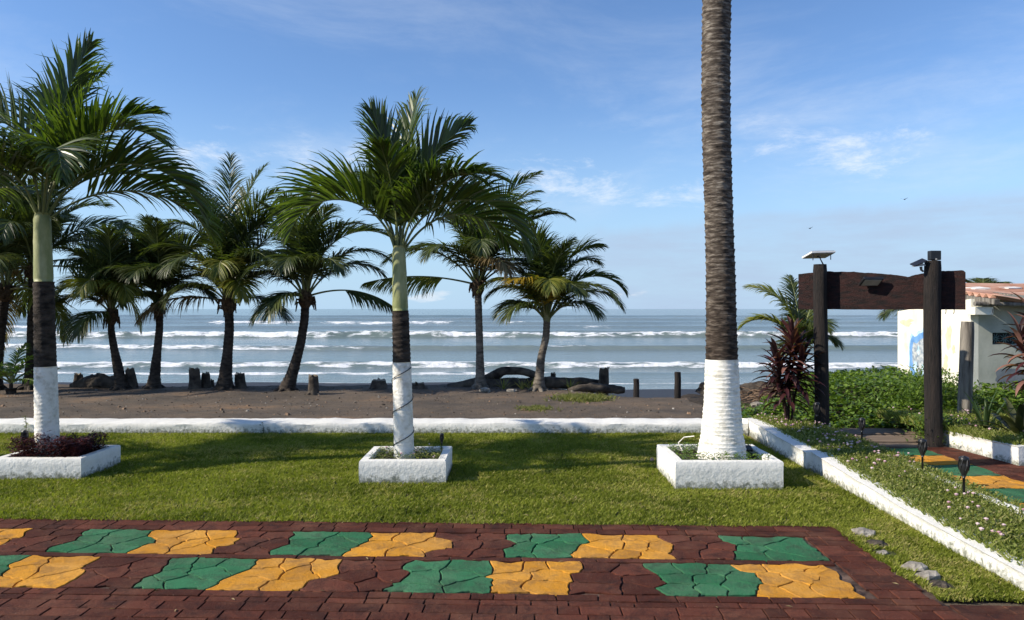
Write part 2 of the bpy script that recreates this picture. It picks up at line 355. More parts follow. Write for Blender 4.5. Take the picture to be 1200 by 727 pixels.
V, q, Fm = sea_sheet(xsn, ysn); b = MB(); b.addq(V, q); sea = struct(b.build('sea_water', 'sea', smooth=True)); attr(sea, 'foam', Fm)

# ------------------------------------------------------------------ paving of stamped concrete
PO = Vector((0, 5.80, 0)); ua = -.0335
PU = Vector((math.cos(ua), math.sin(ua), 0)); PV = Vector((-math.sin(ua), math.cos(ua), 0))
def clip(poly, p, n):
    out = []
    for i in range(len(poly)):
        a, c = poly[i], poly[(i+1) % len(poly)]
        da = (a[0]-p[0])*n[0]+(a[1]-p[1])*n[1]; dc = (c[0]-p[0])*n[0]+(c[1]-p[1])*n[1]
        if da <= 0: out.append(a)
        if da*dc < 0:
            t = da/(da-dc); out.append((a[0]+(c[0]-a[0])*t, a[1]+(c[1]-a[1])*t))
    return out
def stone(mb, poly, org, U, W, mi, top=.018, gap=.006, wob=.030, bev=.004, base=.001, seg=.035):
    if len(poly) < 3: return
    pts = []
    for i in range(len(poly)):
        a, c = poly[i], poly[(i+1) % len(poly)]; L = math.dist(a, c)
        k = max(1, int(L/seg))
        for j in range(k): pts.append((lerp(a[0], c[0], j/k), lerp(a[1], c[1], j/k)))
    if wob: pts = [(x+wob*2*(float(vn(x*9+5, y*9))-.5)+wob*(float(vn(x*26+5, y*26))-.5), y+wob*2*(float(vn(x*9+55, y*9+3))-.5)+wob*(float(vn(x*26+35, y*26))-.5)) for x, y in pts]
    cx = sum(p[0] for p in pts)/len(pts); cy = sum(p[1] for p in pts)/len(pts)
    def ins(d, z):
        r = []
        for x, y in pts:
            L = math.hypot(x-cx, y-cy)+1e-6; k = max(.2, (L-d)/L); r.append((cx+(x-cx)*k, cy+(y-cy)*k, z))
        return r
    tz = top+random.uniform(-.0015, .0015)
    rings = ins(gap, base)+ins(gap*1.05, tz-bev*.7)+ins(gap+bev, tz)
    n = len(pts); vs = [tuple(org+U*p[0]+W*p[1]+Vector((0, 0, p[2]))) for p in rings]
    fs = [(r*n+i, r*n+(i+1) % n, (r+1)*n+(i+1) % n, (r+1)*n+i) for r in (0, 1) for i in range(n)]
    fs.append(tuple(2*n+i for i in range(n)))
    mb.add(vs, fs, mi, random.random())
def strip(mb, units, v0, v1, org, U, W, rows=3, seed=1):
    """units: (start, end, material) along the strip; stones of one unit share its paint"""
    rg = random.Random(seed); seeds = []; u0, u1 = units[0][0], units[-1][1]
    for ua_, ub_, ci in units:
        nc = max(2, round((ub_-ua_)/.205)); cw = (ub_-ua_)/nc; rh = (v1-v0)/rows
        for r in range(rows):
            drop = rg.randrange(1, nc) if nc > 2 and rg.random() < .65 else -1
            for c in range(nc):
                if c == drop: continue
                seeds.append((ua_+(c+.5)*cw+rg.uniform(-.2, .2)*cw*(1 if 0 < c < nc-1 else .5)+(.16*cw if r % 2 else -.16*cw), v0+(r+.5+rg.uniform(-.3, .3))*rh, ci))
    for i, s_ in enumerate(seeds):
        poly = [(s_[0]-.5, v0), (s_[0]+.5, v0), (s_[0]+.5, v1), (s_[0]-.5, v1)]
        for j, t_ in enumerate(seeds):
            if i == j or abs(t_[0]-s_[0]) > .8: continue
            poly = clip(poly, ((s_[0]+t_[0])/2, (s_[1]+t_[1])/2), (t_[0]-s_[0], t_[1]-s_[1]))
            if len(poly) < 3: break
        poly = [(min(max(x, u0), u1), y) for x, y in poly]
        if len(poly) >= 3 and max(p[0] for p in poly)-min(p[0] for p in poly) > .03:
            stone(mb, poly, org, U, W, s_[2])
def colA(u, off):
    t = (u-off) % 1.6
    return 1 if t < .58 else (2 if t < 1.16 else 0)
def units(starts, lo, hi):
    out = []; u = lo
    for st_ in starts:
        if st_ > u+.1: out.append((u, st_, 0))
        out.append((st_, st_+.57, 1)); u = st_+.57
        if u+.55 < hi+.1: out.append((u, u+.57, 2)); u += .57
    if hi-u > .12: out.append((u, hi, 0))
    return out
pv = MB()
strip(pv, units([-7.9, -6.34, -4.76, -3.17, -1.58, 0.0, 1.58], -8.2, 2.16), -.79, -.26, PO, PU, PV, 3, 4)
strip(pv, units([-6.98, -5.39, -3.80, -2.22, -.63, .96], -8.2, 2.11), -1.42, -.87, PO, PU, PV, 3, 9)
def bricks(mb, u0, u1, v0, v1, org, U, W, bl=.23, bh=.115, seed=3, vert=False):
    rg = random.Random(seed); r = 0; v = v0
    while v < v1-.02:
        hh = min(bh*rg.uniform(.93, 1.07), v1-v); u = u0-(bl*.5 if r % 2 else 0)+rg.uniform(-.02, .02)
        while u < u1:
            l = bl*rg.choice((1, 1, 1, .55, 1.35))*rg.uniform(.93, 1.07); a, c = max(u, u0), min(u+l, u1)
            if c-a > .03: stone(mb, [(a, v), (c, v), (c, v+hh), (a, v+hh)], org, U, W, 0, gap=.0045, wob=.006, bev=.003, seg=.06)
            u += l
        v += hh; r += 1
bricks(pv, -8, 2.50, -.25, 0, PO, PU, PV, seed=3)
bricks(pv, -8, 2.50, -1.52, -1.43, PO, PU, PV, seed=13)
bricks(pv, -8, 2.52, -2.3, -1.53, PO, PU, PV, seed=5)
bricks(pv, 2.52, 6.5, -2.3, -1.50, PO, PU, PV, seed=25)
bricks(pv, 2.17, 2.50, -1.42, -.26, PO, PU, PV, .2, .12, seed=6)
bricks(pv, -8, 2.16, -.865, -.795, PO, PU, PV, .5, .07, seed=7)
# joints sheet with the far side running on behind the camera
def psheet(u0, u1, v0, v1, z): return [tuple(PO+PU*u+PV*v+Vector((0, 0, z))) for u, v in ((u0, v0), (u1, v0), (u1, v1), (u0, v1))]
pv.add(psheet(-14, 2.53, -9, .0, .0045), [(0, 1, 2, 3)], 3)
pv.add(psheet(2.53, 9, -9, -1.49, .0045), [(0, 1, 2, 3)], 3)
pv.add(psheet(-14, 9, -9, -2.31, .012), [(0, 1, 2, 3)], 0)
pv.add(psheet(-14, -8.01, -2.3, 0, .012), [(0, 1, 2, 3)], 0)
struct(pv.build('paving', ['brick', 'green', 'orange', 'mortar']))
# side path
sp_ = MB(); O2 = Vector((3.98, 4.0, 0)); U2 = Vector((1, 0, 0)); W2 = Vector((0, 1, 0))
def sq(mb, x0, x1, y0, y1, z, mi): mb.add([(x0, y0, z), (x1, y0, z), (x1, y1, z), (x0, y1, z)], [(0, 1, 2, 3)], mi)
sq(sp_, 3.95, 5.50, 4.30, 9.0, .0045, 3)
rows = [(8.50, 8.93, 1), (8.0, 8.48, 2), (7.48, 7.98, 1), (6.95, 7.46, 2), (6.45, 6.93, 1), (5.95, 6.43, 2), (5.45, 5.93, 1), (4.9, 5.43, 2), (4.35, 4.9, 1)]
for k, (a, c, ci) in enumerate(rows):
    strip(sp_, [(.36, .98, ci)], a-4.0, c-4.0, O2, U2, W2, 2, 30+k)
bricks(sp_, 0, .35, .3, 4.98, O2, U2, W2, .17, .1, seed=8)
bricks(sp_, .99, 1.50, .3, 4.98, O2, U2, W2, .26, .1, seed=9)
struct(sp_.build('path', ['brick', 'green', 'orange', 'mortar']))
# sandy boards at the gate
st = MB()
yy = 9.03
for k in range(5):
    st.box(3.98, 5.9, yy, yy+.24, -.02, .02+.012*(k % 2)+k*.006, 0); yy += .25
o = bevel(st.build('step', 'step'), .01); struct(o)

# ------------------------------------------------------------------ lawn
def edge_y(x): return 5.80+math.tan(ua)*x
lw = MB(); nx = 60
L = []
for i in range(nx+1):
    x = -14+i*(17.1/nx); L += [(x, edge_y(x)-.0, .004), (x, 10.02, .004)]
lw.add(L, [(2*i, 2*i+2, 2*i+3, 2*i+1) for i in range(nx)], 0)
lw.add([(2.53, 4.31, .008), (3.12, 4.29, .008), (3.12, 5.9, .008), (2.53, 5.9, .008)], [(0, 1, 2, 3)], 0)
struct(lw.build('lawn_soil', 'lawnsoil'))
PL = [(-5.15, -4.27, 7.33, 8.07), (-1.48, -.64, 7.155, 7.92), (1.53, 2.54, 6.92, 7.82), (-8.9, -8.0, 7.4, 8.2)]
def blades(x, y, n, hmin, hmax, w, z0=0, lean=.6, rn=None, rb=None):
    """n blades at each root"""
    x = np.repeat(x, n)+NR.normal(0, .006, len(x)*n); y = np.repeat(y, n)+NR.normal(0, .006, len(x))
    z = np.repeat(z0, n) if not np.isscalar(z0) else np.full(len(x), z0)
    k = len(x); h = NR.uniform(hmin, hmax, k); a = NR.uniform(0, 2*math.pi, k); le = NR.uniform(.1, lean, k)*h
    wa = a+math.pi/2+NR.uniform(-.5, .5, k); wx, wy = np.cos(wa)*w/2, np.sin(wa)*w/2
    v = np.empty((k, 4, 3)); 
    v[:, 0] = np.stack([x-wx, y-wy, z], -1); v[:, 1] = np.stack([x+wx, y+wy, z], -1)
    v[:, 2] = np.stack([x+np.cos(a)*le*.35+wx*.6, y+np.sin(a)*le*.35+wy*.6, z+h*.6], -1)
    v[:, 3] = np.stack([x+np.cos(a)*le, y+np.sin(a)*le, z+h], -1)
    base = np.arange(k)[:, None]*4
    f = base+np.array([[0, 1, 2, 3]])
    r = NR.random(k) if rn is None else np.clip(np.repeat(rn, n)+NR.normal(0, .12, k), 0, 1)
    return v.reshape(-1, 3), f, np.repeat(r, 4)
npts = 150000
x = NR.uniform(-9.5, 3.10, npts); y = 5.6+4.5*NR.random(npts)**1.0
ex = NR.uniform(2.45, 3.1, 6500); ey = NR.uniform(4.1, 5.9, 6500); x = np.concatenate([x, ex]); y = np.concatenate([y, ey])
ok = (y > 5.80+math.tan(ua)*x-.02+.05*(fbm(x*3, y*3)-.5)) & (y < 10.0)
ok |= (x > 2.47+.25*(fbm(x*2+3, y*2.5)-.45)) & (y < 5.9) & (y > 4.22+.1*fbm(x*4, y*4))
for px_, py_ in ((1012, 628), (1028, 640), (1035, 650), (1072, 668), (1088, 678), (1102, 688)):
    gx_ = G(px_, py_); ok &= np.hypot(x-gx_[0], y-gx_[1]) > .085
ok &= np.abs(x) < 4.2+(y-5.2)*.80+.6
for a, c, d, e in PL: ok &= ~((x > a-.01) & (x < c+.01) & (y > d-.01) & (y < e+.01))
x, y = x[ok], y[ok]
patch = fbm(x*1.3, y*1.9, 5); fine = fbm(x*7, y*7, 3)
rn = np.clip(.12+.75*(patch-.3)+.5*(fine-.4), 0, .8); rn[NR.random(len(rn)) < .07] = 1.0
dry = (fbm(x*2.5+31, y*3+8, 4) > .62); rn[dry & (NR.random(len(rn)) < .4)] = .95
gb = MB(); v, f, r = blades(x, y, 4, .014, .038, .0085, .004, 1.1, rn); gb.addq(v, f, 0, r)
struct(gb.build('lawn_grass', 'grass'), 'stuff')

# ------------------------------------------------------------------ walls
def wobbly_wall(name, pts, width, z1, mats='wall', seg=.08, wob=.010, side=1, label=None, z0=-.02):
    """low rendered wall following a polyline of (x, y, top z); width to the left of travel"""
    P = []
    for i in range(len(pts)-1):
        a, c = Vector(pts[i]), Vector(pts[i+1]); k = max(1, int((c-a).length/seg))
        for j in range(k): P.append(a.lerp(c, j/k))
    P.append(Vector(pts[-1])); n = len(P); vs = []
    for i, p in enumerate(P):
        t = (P[min(i+1, n-1)]-P[max(i-1, 0)]); t.z = 0; t.normalize(); nn = Vector((-t.y, t.x, 0))*side
        def w_(k, s=9): return (mnoise.noise(Vector((p.x*s/3, p.y*s/3, k*7.1)))*wob+mnoise.noise(Vector((p.x*s, p.y*s, k*3.3)))*wob*.6)
        tz = p.z+w_(1)*.7
        ring = [(0-.004, z0), (w_(5)*.9, tz*.33), (w_(2), tz*.66), (w_(3)*.5+.004, tz-.014), (.016, tz), (width*.5, tz+.004+w_(9)*.4), (width-.016, tz), (width+w_(4), tz-.016), (width, tz*.5), (width, z0)]
        vs += [tuple(p.xy.to_3d()+nn*d+Vector((0, 0, z))) for d, z in ring]
    m = 10; fs = [(i*m+j, (i+1)*m+j, (i+1)*m+j+1, i*m+j+1) for i in range(n-1) for j in range(m-1)]
    fs += [tuple(range(m)), tuple((n-1)*m+j for j in reversed(range(m)))]
    b = MB(); b.add(vs, fs, 0); o = b.build(name, mats, smooth=False)
    for p_ in o.data.polygons: p_.use_smooth = True
    md = o.modifiers.new('es', 'EDGE_SPLIT'); md.split_angle = R(38)
    return o
W1 = wobbly_wall('low_wall', [(-15, 10.0, .15), (3.19, 10.0, .15)], .48, .15, wob=.018)
tag(W1, 'long low white kerb wall between the lawn and the dark sand', 'wall')
bedw = thing('planting_bed_wall', 'white rendered wall round the long flower bed that runs toward the gate posts', 'wall', (3.15, 7, 0))
def reparent(o, p):
    o.parent = p; o.location = -p.location; return o
reparent(wobbly_wall('side_wall', [(3.07, 7.72, .205), (3.20, 10.0, .20)], -.15, .2, wob=.012), bedw)
reparent(wobbly_wall('side_wall', [(3.04, 3.6, .12), (3.06, 5.6, .14), (3.14, 7.716, .20)], -.15, .2, wob=.009), bedw)
reparent(wobbly_wall('side_wall', [(3.92, 3.6, .15), (3.92, 9.4, .20), (3.80, 10.28, .20)], .10, .2, wob=.012), bedw)
reparent(wobbly_wall('end_wall', [(3.20, 10.02, .19), (3.72, 10.30, .19)], .16, .2, wob=.012), bedw)
bs = MB(); bs.add([(3.10, 3.6, .085), (3.86, 3.6, .085), (3.86, 5.6, .10), (3.12, 5.6, .10), (3.84, 7.7, .14), (3.22, 7.7, .14), (3.76, 10.25, .15), (3.28, 10.05, .15)],
                  [(0, 1, 2, 3), (3, 2, 4, 5), (5, 4, 6, 7)], 0)
reparent(bs.build('soil', 'soil'), bedw)
rb = thing('raised_bed_wall', 'short white raised bed wall right of the side path', 'wall', (5.45, 8, 0))
reparent(wobbly_wall('side_wall', [(5.43, 7.93, .22), (5.30, 9.30, .20)], -.14, .2, wob=.010), rb)
reparent(wobbly_wall('end_wall', [(5.575, 7.93, .22), (8.5, 7.75, .22)], .14, .2, wob=.008), rb)
bs = MB(); bs.add([(5.5, 8.02, .17), (8.5, 7.85, .17), (9.2, 10.6, .22), (5.42, 10.4, .12), (5.38, 9.2, .15)], [(0, 1, 2, 3, 4)], 0)
reparent(bs.build('soil', 'soil'), rb)

def planter(name, box, h, label, rim=.085):
    x0, x1, y0, y1 = box; cx, cy = (x0+x1)/2, (y0+y1)/2
    t = thing(name, label, 'planter', (cx, cy, 0), 0, 'white square planters on the lawn')
    a, c = (x1-x0)/2, (y1-y0)/2
    def rect(a, c, z, k=14, wob=.004, seed=0):
        pts = []
        cs = [(-a, -c), (a, -c), (a, c), (-a, c)]
        for i in range(4):
            p, q_ = cs[i], cs[(i+1) % 4]
            for j in range(k):
                x, y = lerp(p[0], q_[0], j/k), lerp(p[1], q_[1], j/k)
                w1 = mnoise.noise(Vector((x*6+cx, y*6, z*9+seed)))*wob; w2 = mnoise.noise(Vector((x*6+cx+9, y*6, z*9+seed)))*wob
                pts.append((x+w1, y+w2, z+(w1*.8 if z > .05 else 0)))
        return pts
    rings = [rect(a, c, -.01), rect(a, c, h*.3), rect(a, c, h*.65), rect(a, c, h-.012), rect(a-.008, c-.008, h), rect(a-rim+.008, c-rim+.008, h), rect(a-rim, c-rim, h-.01), rect(a-rim, c-rim, h-.10)]
    m = len(rings[0]); vs = [p for r in rings for p in r]
    fs = [(r*m+j, r*m+(j+1) % m, (r+1)*m+(j+1) % m, (r+1)*m+j) for r in range(len(rings)-1) for j in range(m)]
    b = MB(); b.add(vs, fs, 0); o = b.build('box', 'wall', t)
    for p_ in o.data.polygons: p_.use_smooth = True
    md = o.modifiers.new('es', 'EDGE_SPLIT'); md.split_angle = R(38)
    b = MB(); n = 18; X = np.linspace(-a+rim-.004, a-rim+.004, n); Y = np.linspace(-c+rim-.004, c-rim+.004, n)
    V, q = grid(X, Y, lambda p, r: h-.05+.03*(fbm(p*9+cx, r*9)-.5)); b.addq(V, q); b.build('soil', 'soil', t, True)
    return t, cx, cy, a-rim, c-rim, h
def herbs(name, cx, cy, a, c, h, n, mat_, label, cat, size=(.02, .05), hole=.14, hgt=.06, lo=.25, parent=None, group=None, petals=0):
    """low leafy plants; leaves spread through a mound round the trunk"""
    b = MB(); x = NR.uniform(-a, a, n); y = NR.uniform(-c, c, n); keep = np.hypot(x, y) > hole; x, y = x[keep], y[keep]; n = len(x)
    lump = fbm(x*6+cx*3, y*6+cy, 3); keep = NR.random(n) < smooth(lo, lo+.3, lump); x, y, lump = x[keep], y[keep], lump[keep]; n = len(x)
    z = h-.05+NR.random(n)*hgt*(.4+1.2*lump)
    leaves(b, x, y, z, size, 0)
    mats = [mat_]
    if petals:
        i = NR.choice(n, petals); blossoms(b, x[i], y[i], z[i]+.02, 1); mats.append('petal')
    o = b.build(name, mats, parent)
    if parent: return o
    o.location = (cx, cy, 0); struct(o, 'stuff'); return o
def leaves(b, x, y, z, size, mi, up=.5, aspect=.45):
    n = len(x); L = NR.uniform(size[0], size[1], n); a = NR.uniform(0, 2*math.pi, n); e = NR.uniform(-.2, 1.2, n)*up+.1
    d = np.stack([np.cos(a)*np.cos(e), np.sin(a)*np.cos(e), np.sin(e)], -1)
    s = np.stack([-np.sin(a), np.cos(a), NR.uniform(-.5, .5, n)], -1); s /= np.linalg.norm(s, axis=1)[:, None]
    p = np.stack([x, y, z], -1); w = (L*aspect/2)[:, None]; L = L[:, None]
    dn = np.array([0, 0, -1.])[None]*L*.12
    v = np.stack([p, p+d*L*.5+s*w, p+d*L+dn, p+d*L*.5-s*w], 1)
    f = np.arange(n)[:, None]*4+np.array([[0, 1, 2, 3]])
    b.addq(v.reshape(-1, 3), f, mi, np.repeat(NR.random(n), 4))
def blossoms(b, x, y, z, mi, r=.011):
    for X, Y, Z in zip(x, y, z):
        rr = r*random.uniform(.7, 1.3); k = 6
        top = [(X+rr*math.cos(i*1.047), Y+rr*math.sin(i*1.047), Z+.25*rr) for i in range(k)]
        bot = [(X+rr*.5*math.cos(i*1.047), Y+rr*.5*math.sin(i*1.047), Z-.5*rr) for i in range(k)]
        vs = top+bot+[(X, Y, Z+rr*.75)]
        b.add(vs, [(i, (i+1) % k, 2*k) for i in range(k)]+[(k+i, k+(i+1) % k, (i+1) % k, i) for i in range(k)], mi, random.random())

b = MB(); n = 170; x = NR.uniform(-5.5, 3.0, n); y = NR.uniform(4.1, 9.8, n); leaves(b, x, y, np.where(y > edge_y(x), .035, .022), (.015, .05), 0, .12, .25)
struct(b.build('leaf_litter', 'dead_leaf'), 'stuff')
# ------------------------------------------------------------------ palms
def frond(name, parent, az, e0, e1, Lr, leaf=.42, n=46, v=.5, droop=.25, w=.03, roll=0, a0=72, a1=22, t0=.16, mats=('fp_leaf', 'rachis'), rr=.014,
          org=(0, 0, 0), twist=0, pw=1.15, curl=.0, prof=.9, side_bias=0, missing=.03):
    b = MB(); K = 26; az, e0, e1 = R(az), R(e0), R(e1)
    if mats[0] == 'fp_leaf': leaf, n, w, droop, t0, e0 = leaf*1.25, int(n*1.3), w*.82, droop*.95, .24, min(R(92), e0+R(5))
    h = np.array([math.cos(az), math.sin(az), 0.]); up = np.array([0, 0, 1.]); sd = np.array([math.sin(az), -math.cos(az), 0.])
    tt = np.linspace(0, 1, K); el = e0+(e1-e0)*tt**pw
    az_off = np.cumsum(NR.normal(0, .012, K))
    T = (np.cos(el)[:, None]*(h*np.cos(az_off)[:, None]+sd*np.sin(az_off)[:, None])+np.sin(el)[:, None]*up)
    P = np.concatenate([[np.zeros(3)], np.cumsum(T[:-1]*Lr/(K-1), axis=0)])+np.array(org)
    b.tube(P, np.linspace(rr, rr*.18, K), 6, 1)
    t = np.linspace(t0, .995, n); t = np.concatenate([t, t])+NR.uniform(-.004, .004, 2*n); t = np.clip(t, 0, 1)
    sg = np.concatenate([np.ones(n), -np.ones(n)])
    keep = NR.random(2*n) > missing; t, sg = t[keep], sg[keep]; m = len(t)
    p = np.stack([np.interp(t, tt, P[:, i]) for i in range(3)], -1); Tt = np.stack([np.interp(t, tt, T[:, i]) for i in range(3)], -1); Tt /= np.linalg.norm(Tt, axis=1)[:, None]
    Nn = np.cross(sd[None], Tt); Nn = np.where((Nn@up)[:, None] < -2, -Nn, Nn)
    eli = np.interp(t, tt, el); Nn = -np.sin(eli)[:, None]*h+np.cos(eli)[:, None]*up
    ro = R(roll)+R(twist)*t; Sd = np.cos(ro)[:, None]*sd+np.sin(ro)[:, None]*Nn; Nr = -np.sin(ro)[:, None]*sd+np.cos(ro)[:, None]*Nn
    ang = np.radians(a0+(a1-a0)*t)+NR.normal(0, .07, m); vv = v+NR.normal(0, .10, m)
    D = np.cos(ang)[:, None]*Tt+np.sin(ang)[:, None]*(sg[:, None]*np.cos(vv)[:, None]*Sd+np.sin(vv)[:, None]*Nr)
    ln = leaf*(np.clip(np.sin(np.pi*(t*.80+.13)), .1, 1)**prof)*NR.uniform(.88, 1.1, m)
    seg = 5; wp = [.45, 1, .95, .75, .42, .04]
    dr = droop*NR.uniform(.6, 1.5, m); cu = curl*(NR.random(m) < .6)*NR.uniform(.3, 2.0, m)
    W = Tt-(Tt*D).sum(1)[:, None]*D; W /= np.linalg.norm(W, axis=1)[:, None]+1e-6
    tw = NR.normal(0, .35, m); Bn = np.cross(D, W); W = np.cos(tw)[:, None]*W+np.sin(tw)[:, None]*Bn
    rows = []; cur = p.copy(); d = D.copy()
    for k in range(seg+1):
        ww = (w*wp[k]*.5*(.7+.3*ln/leaf))[:, None]
        rows.append(np.stack([cur-W*ww, cur+W*ww], 1))
        g_ = dr*(.25+k*.45)+cu*(max(0, k-2))*1.1
        d = d+np.array([0, 0, -1.])[None]*g_[:, None]*.42; d /= np.linalg.norm(d, axis=1)[:, None]
        W = W-(W*d).sum(1)[:, None]*d; W /= np.linalg.norm(W, axis=1)[:, None]+1e-6
        cur = cur+d*(ln/seg)[:, None]
    V = np.stack(rows, 1)      # m, seg+1, 2, 3
    i = np.arange(m)[:, None]*(2*(seg+1)); k = np.arange(seg)[None]*2
    q = np.stack([i+k, i+k+1, i+k+3, i+k+2], -1).reshape(-1, 4)
    b.addq(V.reshape(-1, 3), q, 0, np.repeat(np.clip(NR.normal(.45, .25, m), 0, 1), 2*(seg+1)))
    return b.build(name, list(mats), parent, smooth=True)
def ring_fn(seed, amp=.05, rings=30, saw=.5):
    def fn(t, th):
        ph = t*rings+.25*np.sin(th+seed)+.5*fbm(t*rings*.15+seed, th*0, 2)
        f = ph-np.floor(ph)
        return 1+amp*(f**2-.5)*1.2+amp*.8*(fbm(t*rings*1.1+seed, (np.cos(th)+1)*1.7+np.sin(th)*1.1+5, 3)-.5)
    return fn
def trunk_curve(x0, z0, pts, n):
    """pts list of (dx, z) -> smooth interpolated centreline"""
    z = np.linspace(pts[0][1], pts[-1][1], n); zs = [p[1] for p in pts]; xs_ = [p[0] for p in pts]
    # monotone smooth via dense linear + box blur
    zz = np.linspace(zs[0], zs[-1], 200); xx = np.interp(zz, zs, xs_); k = 25; pad = np.concatenate([np.full(k, xx[0]), xx, np.full(k, xx[-1])])
    sm = np.convolve(pad, np.ones(k)/k, 'same')[k:-k]; return np.interp(z, zz, sm), z

def front_palm(loc, label, zpaint, zshaft, ztop, fronds, r0=.115, r1=.095, lean=0, shaft_r=.085):
    t = thing('palm_tree', label, 'palm', loc, 0, 'smooth trunked palms in the lawn planters')
    n = 90; zs = np.linspace(.10, zpaint, n); pts = [(lean*(z/ztop), 0, z) for z in zs]
    rad = np.interp(zs, [.1, .3, zpaint], [r0*1.14, r0*1.04, r0*.97])
    b = MB(); b.tube(pts, rad, 28, 0, fn=ring_fn(loc[0], .035, (zpaint-.1)/.042)); b.build('painted_trunk_base', 'paint', t, True)
    n = 60; zs = np.linspace(zpaint-.002, zshaft, n); pts = [(lean*(z/ztop), 0, z) for z in zs]
    b = MB(); b.tube(pts, np.linspace(r0*.94, r1, n), 28, 0, fn=ring_fn(loc[0]+3, .07, (zshaft-zpaint)/.045)); b.build('trunk', 'bark_dark', t, True)
    n = 20; zs = np.linspace(zshaft, ztop+.04, n); pts = [(lean*(z/ztop), 0, z) for z in zs]
    u = np.linspace(0, 1, n); rad = shaft_r*np.interp(u, [0, .04, .5, .9, 1], [1.02, 1.08, 1.0, .92, .72])
    b = MB(); b.tube(pts, rad, 24, 0, fn=lambda t_, th: 1+.05*np.exp(-((t_*3+.35*np.sin(th+loc[0]))%1)*9)-.02*np.cos(th*2+loc[0])*t_); b.build('crownshaft', 'shaft', t, True)
    for k, f in enumerate(fronds):
        f = dict(f); f.setdefault('org', (lean+.03*math.cos(R(f['az'])), .03*math.sin(R(f['az'])), ztop-.05))
        frond('frond', t, **f)
    return t
D = dict
mid = [D(az=178, e0=76, e1=-84, Lr=1.72, leaf=.48, v=.85, droop=.22, w=.034, curl=.15, pw=1.25),
       D(az=150, e0=78, e1=-50, Lr=1.6, leaf=.46, v=.6, droop=.25, w=.034, roll=20),
       D(az=205, e0=72, e1=-80, Lr=1.5, leaf=.42, v=.7, droop=.3, w=.032, roll=-15),
       D(az=190, e0=90, e1=66, Lr=1.48, leaf=.46, v=.35, droop=.12, w=.036, roll=70, a0=40, a1=15, curl=.3),
       D(az=20, e0=84, e1=30, Lr=1.62, leaf=.46, v=.5, droop=.15, w=.036, roll=60, a0=48, a1=20, curl=.6),
       D(az=-25, e0=75, e1=-30, Lr=1.55, leaf=.46, v=.55, droop=.3, w=.034, curl=.4),
       D(az=4, e0=68, e1=-88, Lr=1.8, leaf=.50, v=.72, droop=.32, w=.036, curl=.2),
       D(az=35, e0=52, e1=-60, Lr=1.7, leaf=.5, v=.45, droop=.3, w=.034, roll=25),
       D(az=330, e0=86, e1=-40, Lr=1.5, leaf=.38, v=.35, droop=.4, w=.03, curl=.3),
       D(az=95, e0=70, e1=-40, Lr=1.4, leaf=.48, v=.5, droop=.3, w=.034),
       D(az=75, e0=86, e1=20, Lr=1.5, leaf=.5, v=.4, droop=.2, w=.036),
       D(az=60, e0=86, e1=70, Lr=1.68, leaf=.5, v=.3, droop=.12, w=.036, a0=50, roll=20, curl=.5), D(az=255, e0=86, e1=30, Lr=1.2, leaf=.42, v=.3, droop=.25, w=.034, curl=.5)]
PT = {}
t, cx, cy, pa, pc, ph = planter('planter', PL[1], .23, 'small white planter box holding the middle palm, black solar stake light at its back corner'); 
PT[1] = (cx, cy, pa, pc, ph)
t, cx, cy, pa, pc, ph = planter('planter', PL[0], .215, 'white planter box full of low burgundy foliage at the left palm'); PT[0] = (cx, cy, pa, pc, ph)
t, cx, cy, pa, pc, ph = planter('planter', PL[2], .27, 'largest white planter box, around the thick tall palm trunk'); PT[2] = (cx, cy, pa, pc, ph)
t, cx, cy, pa, pc, ph = planter('planter', PL[3], .22, 'white planter box beyond the left edge of the view'); PT[3] = (cx, cy, pa, pc, ph)
front_palm((-1.09, 7.52, 0), 'middle palm with white painted trunk foot standing in the small planter box', 1.16, 1.68, 2.30, mid, .098, .086, .0-.06, .074)
left = [D(az=8, e0=62, e1=-76, Lr=2.05, leaf=.54, v=.85, droop=.25, w=.036, curl=.2),
        D(az=-12, e0=74, e1=-38, Lr=1.95, leaf=.52, v=.7, droop=.25, w=.036, curl=.3),
        D(az=30, e0=40, e1=-62, Lr=1.9, leaf=.54, v=.5, droop=.3, w=.034, roll=20),
        D(az=55, e0=60, e1=-50, Lr=1.8, leaf=.54, v=.5, droop=.3, w=.034),
        D(az=10, e0=84, e1=62, Lr=1.95, leaf=.5, v=.45, droop=.15, w=.038, roll=60, a0=45, a1=18, curl=.6), D(az=60, e0=84, e1=45, Lr=1.9, leaf=.5, v=.4, droop=.2, w=.036, roll=30, curl=.5), D(az=0, e0=78, e1=-5, Lr=1.8, leaf=.5, v=.6, droop=.2, w=.036, curl=.5),
        D(az=170, e0=84, e1=10, Lr=1.9, leaf=.5, v=.45, droop=.2, w=.036, roll=-60, a0=50, a1=20, curl=.4),
        D(az=175, e0=60, e1=-62, Lr=1.95, leaf=.56, v=.75, droop=.25, w=.036),
        D(az=200, e0=72, e1=-45, Lr=1.9, leaf=.52, v=.6, droop=.28, w=.036),
        D(az=150, e0=45, e1=-60, Lr=1.8, leaf=.52, v=.5, droop=.3, w=.034, roll=-20),
        D(az=255, e0=90, e1=-78, Lr=1.95, leaf=.38, v=.1, droop=.5, w=.032, curl=.4),
        D(az=250, e0=68, e1=-60, Lr=1.6, leaf=.46, v=.4, droop=.3, w=.032),
        D(az=310, e0=66, e1=-62, Lr=1.75, leaf=.48, v=.5, droop=.3, w=.034),
        D(az=90, e0=75, e1=-20, Lr=1.9, leaf=.52, v=.4, droop=.3, w=.036),
        D(az=120, e0=86, e1=20, Lr=2.0, leaf=.5, v=.4, droop=.2, w=.036, curl=.3)]
front_palm((-4.83, 7.70, 0), 'left palm with white painted trunk foot rising from burgundy planting', 1.10, 1.98, 2.66, left, .110, .098, -.06, .084)
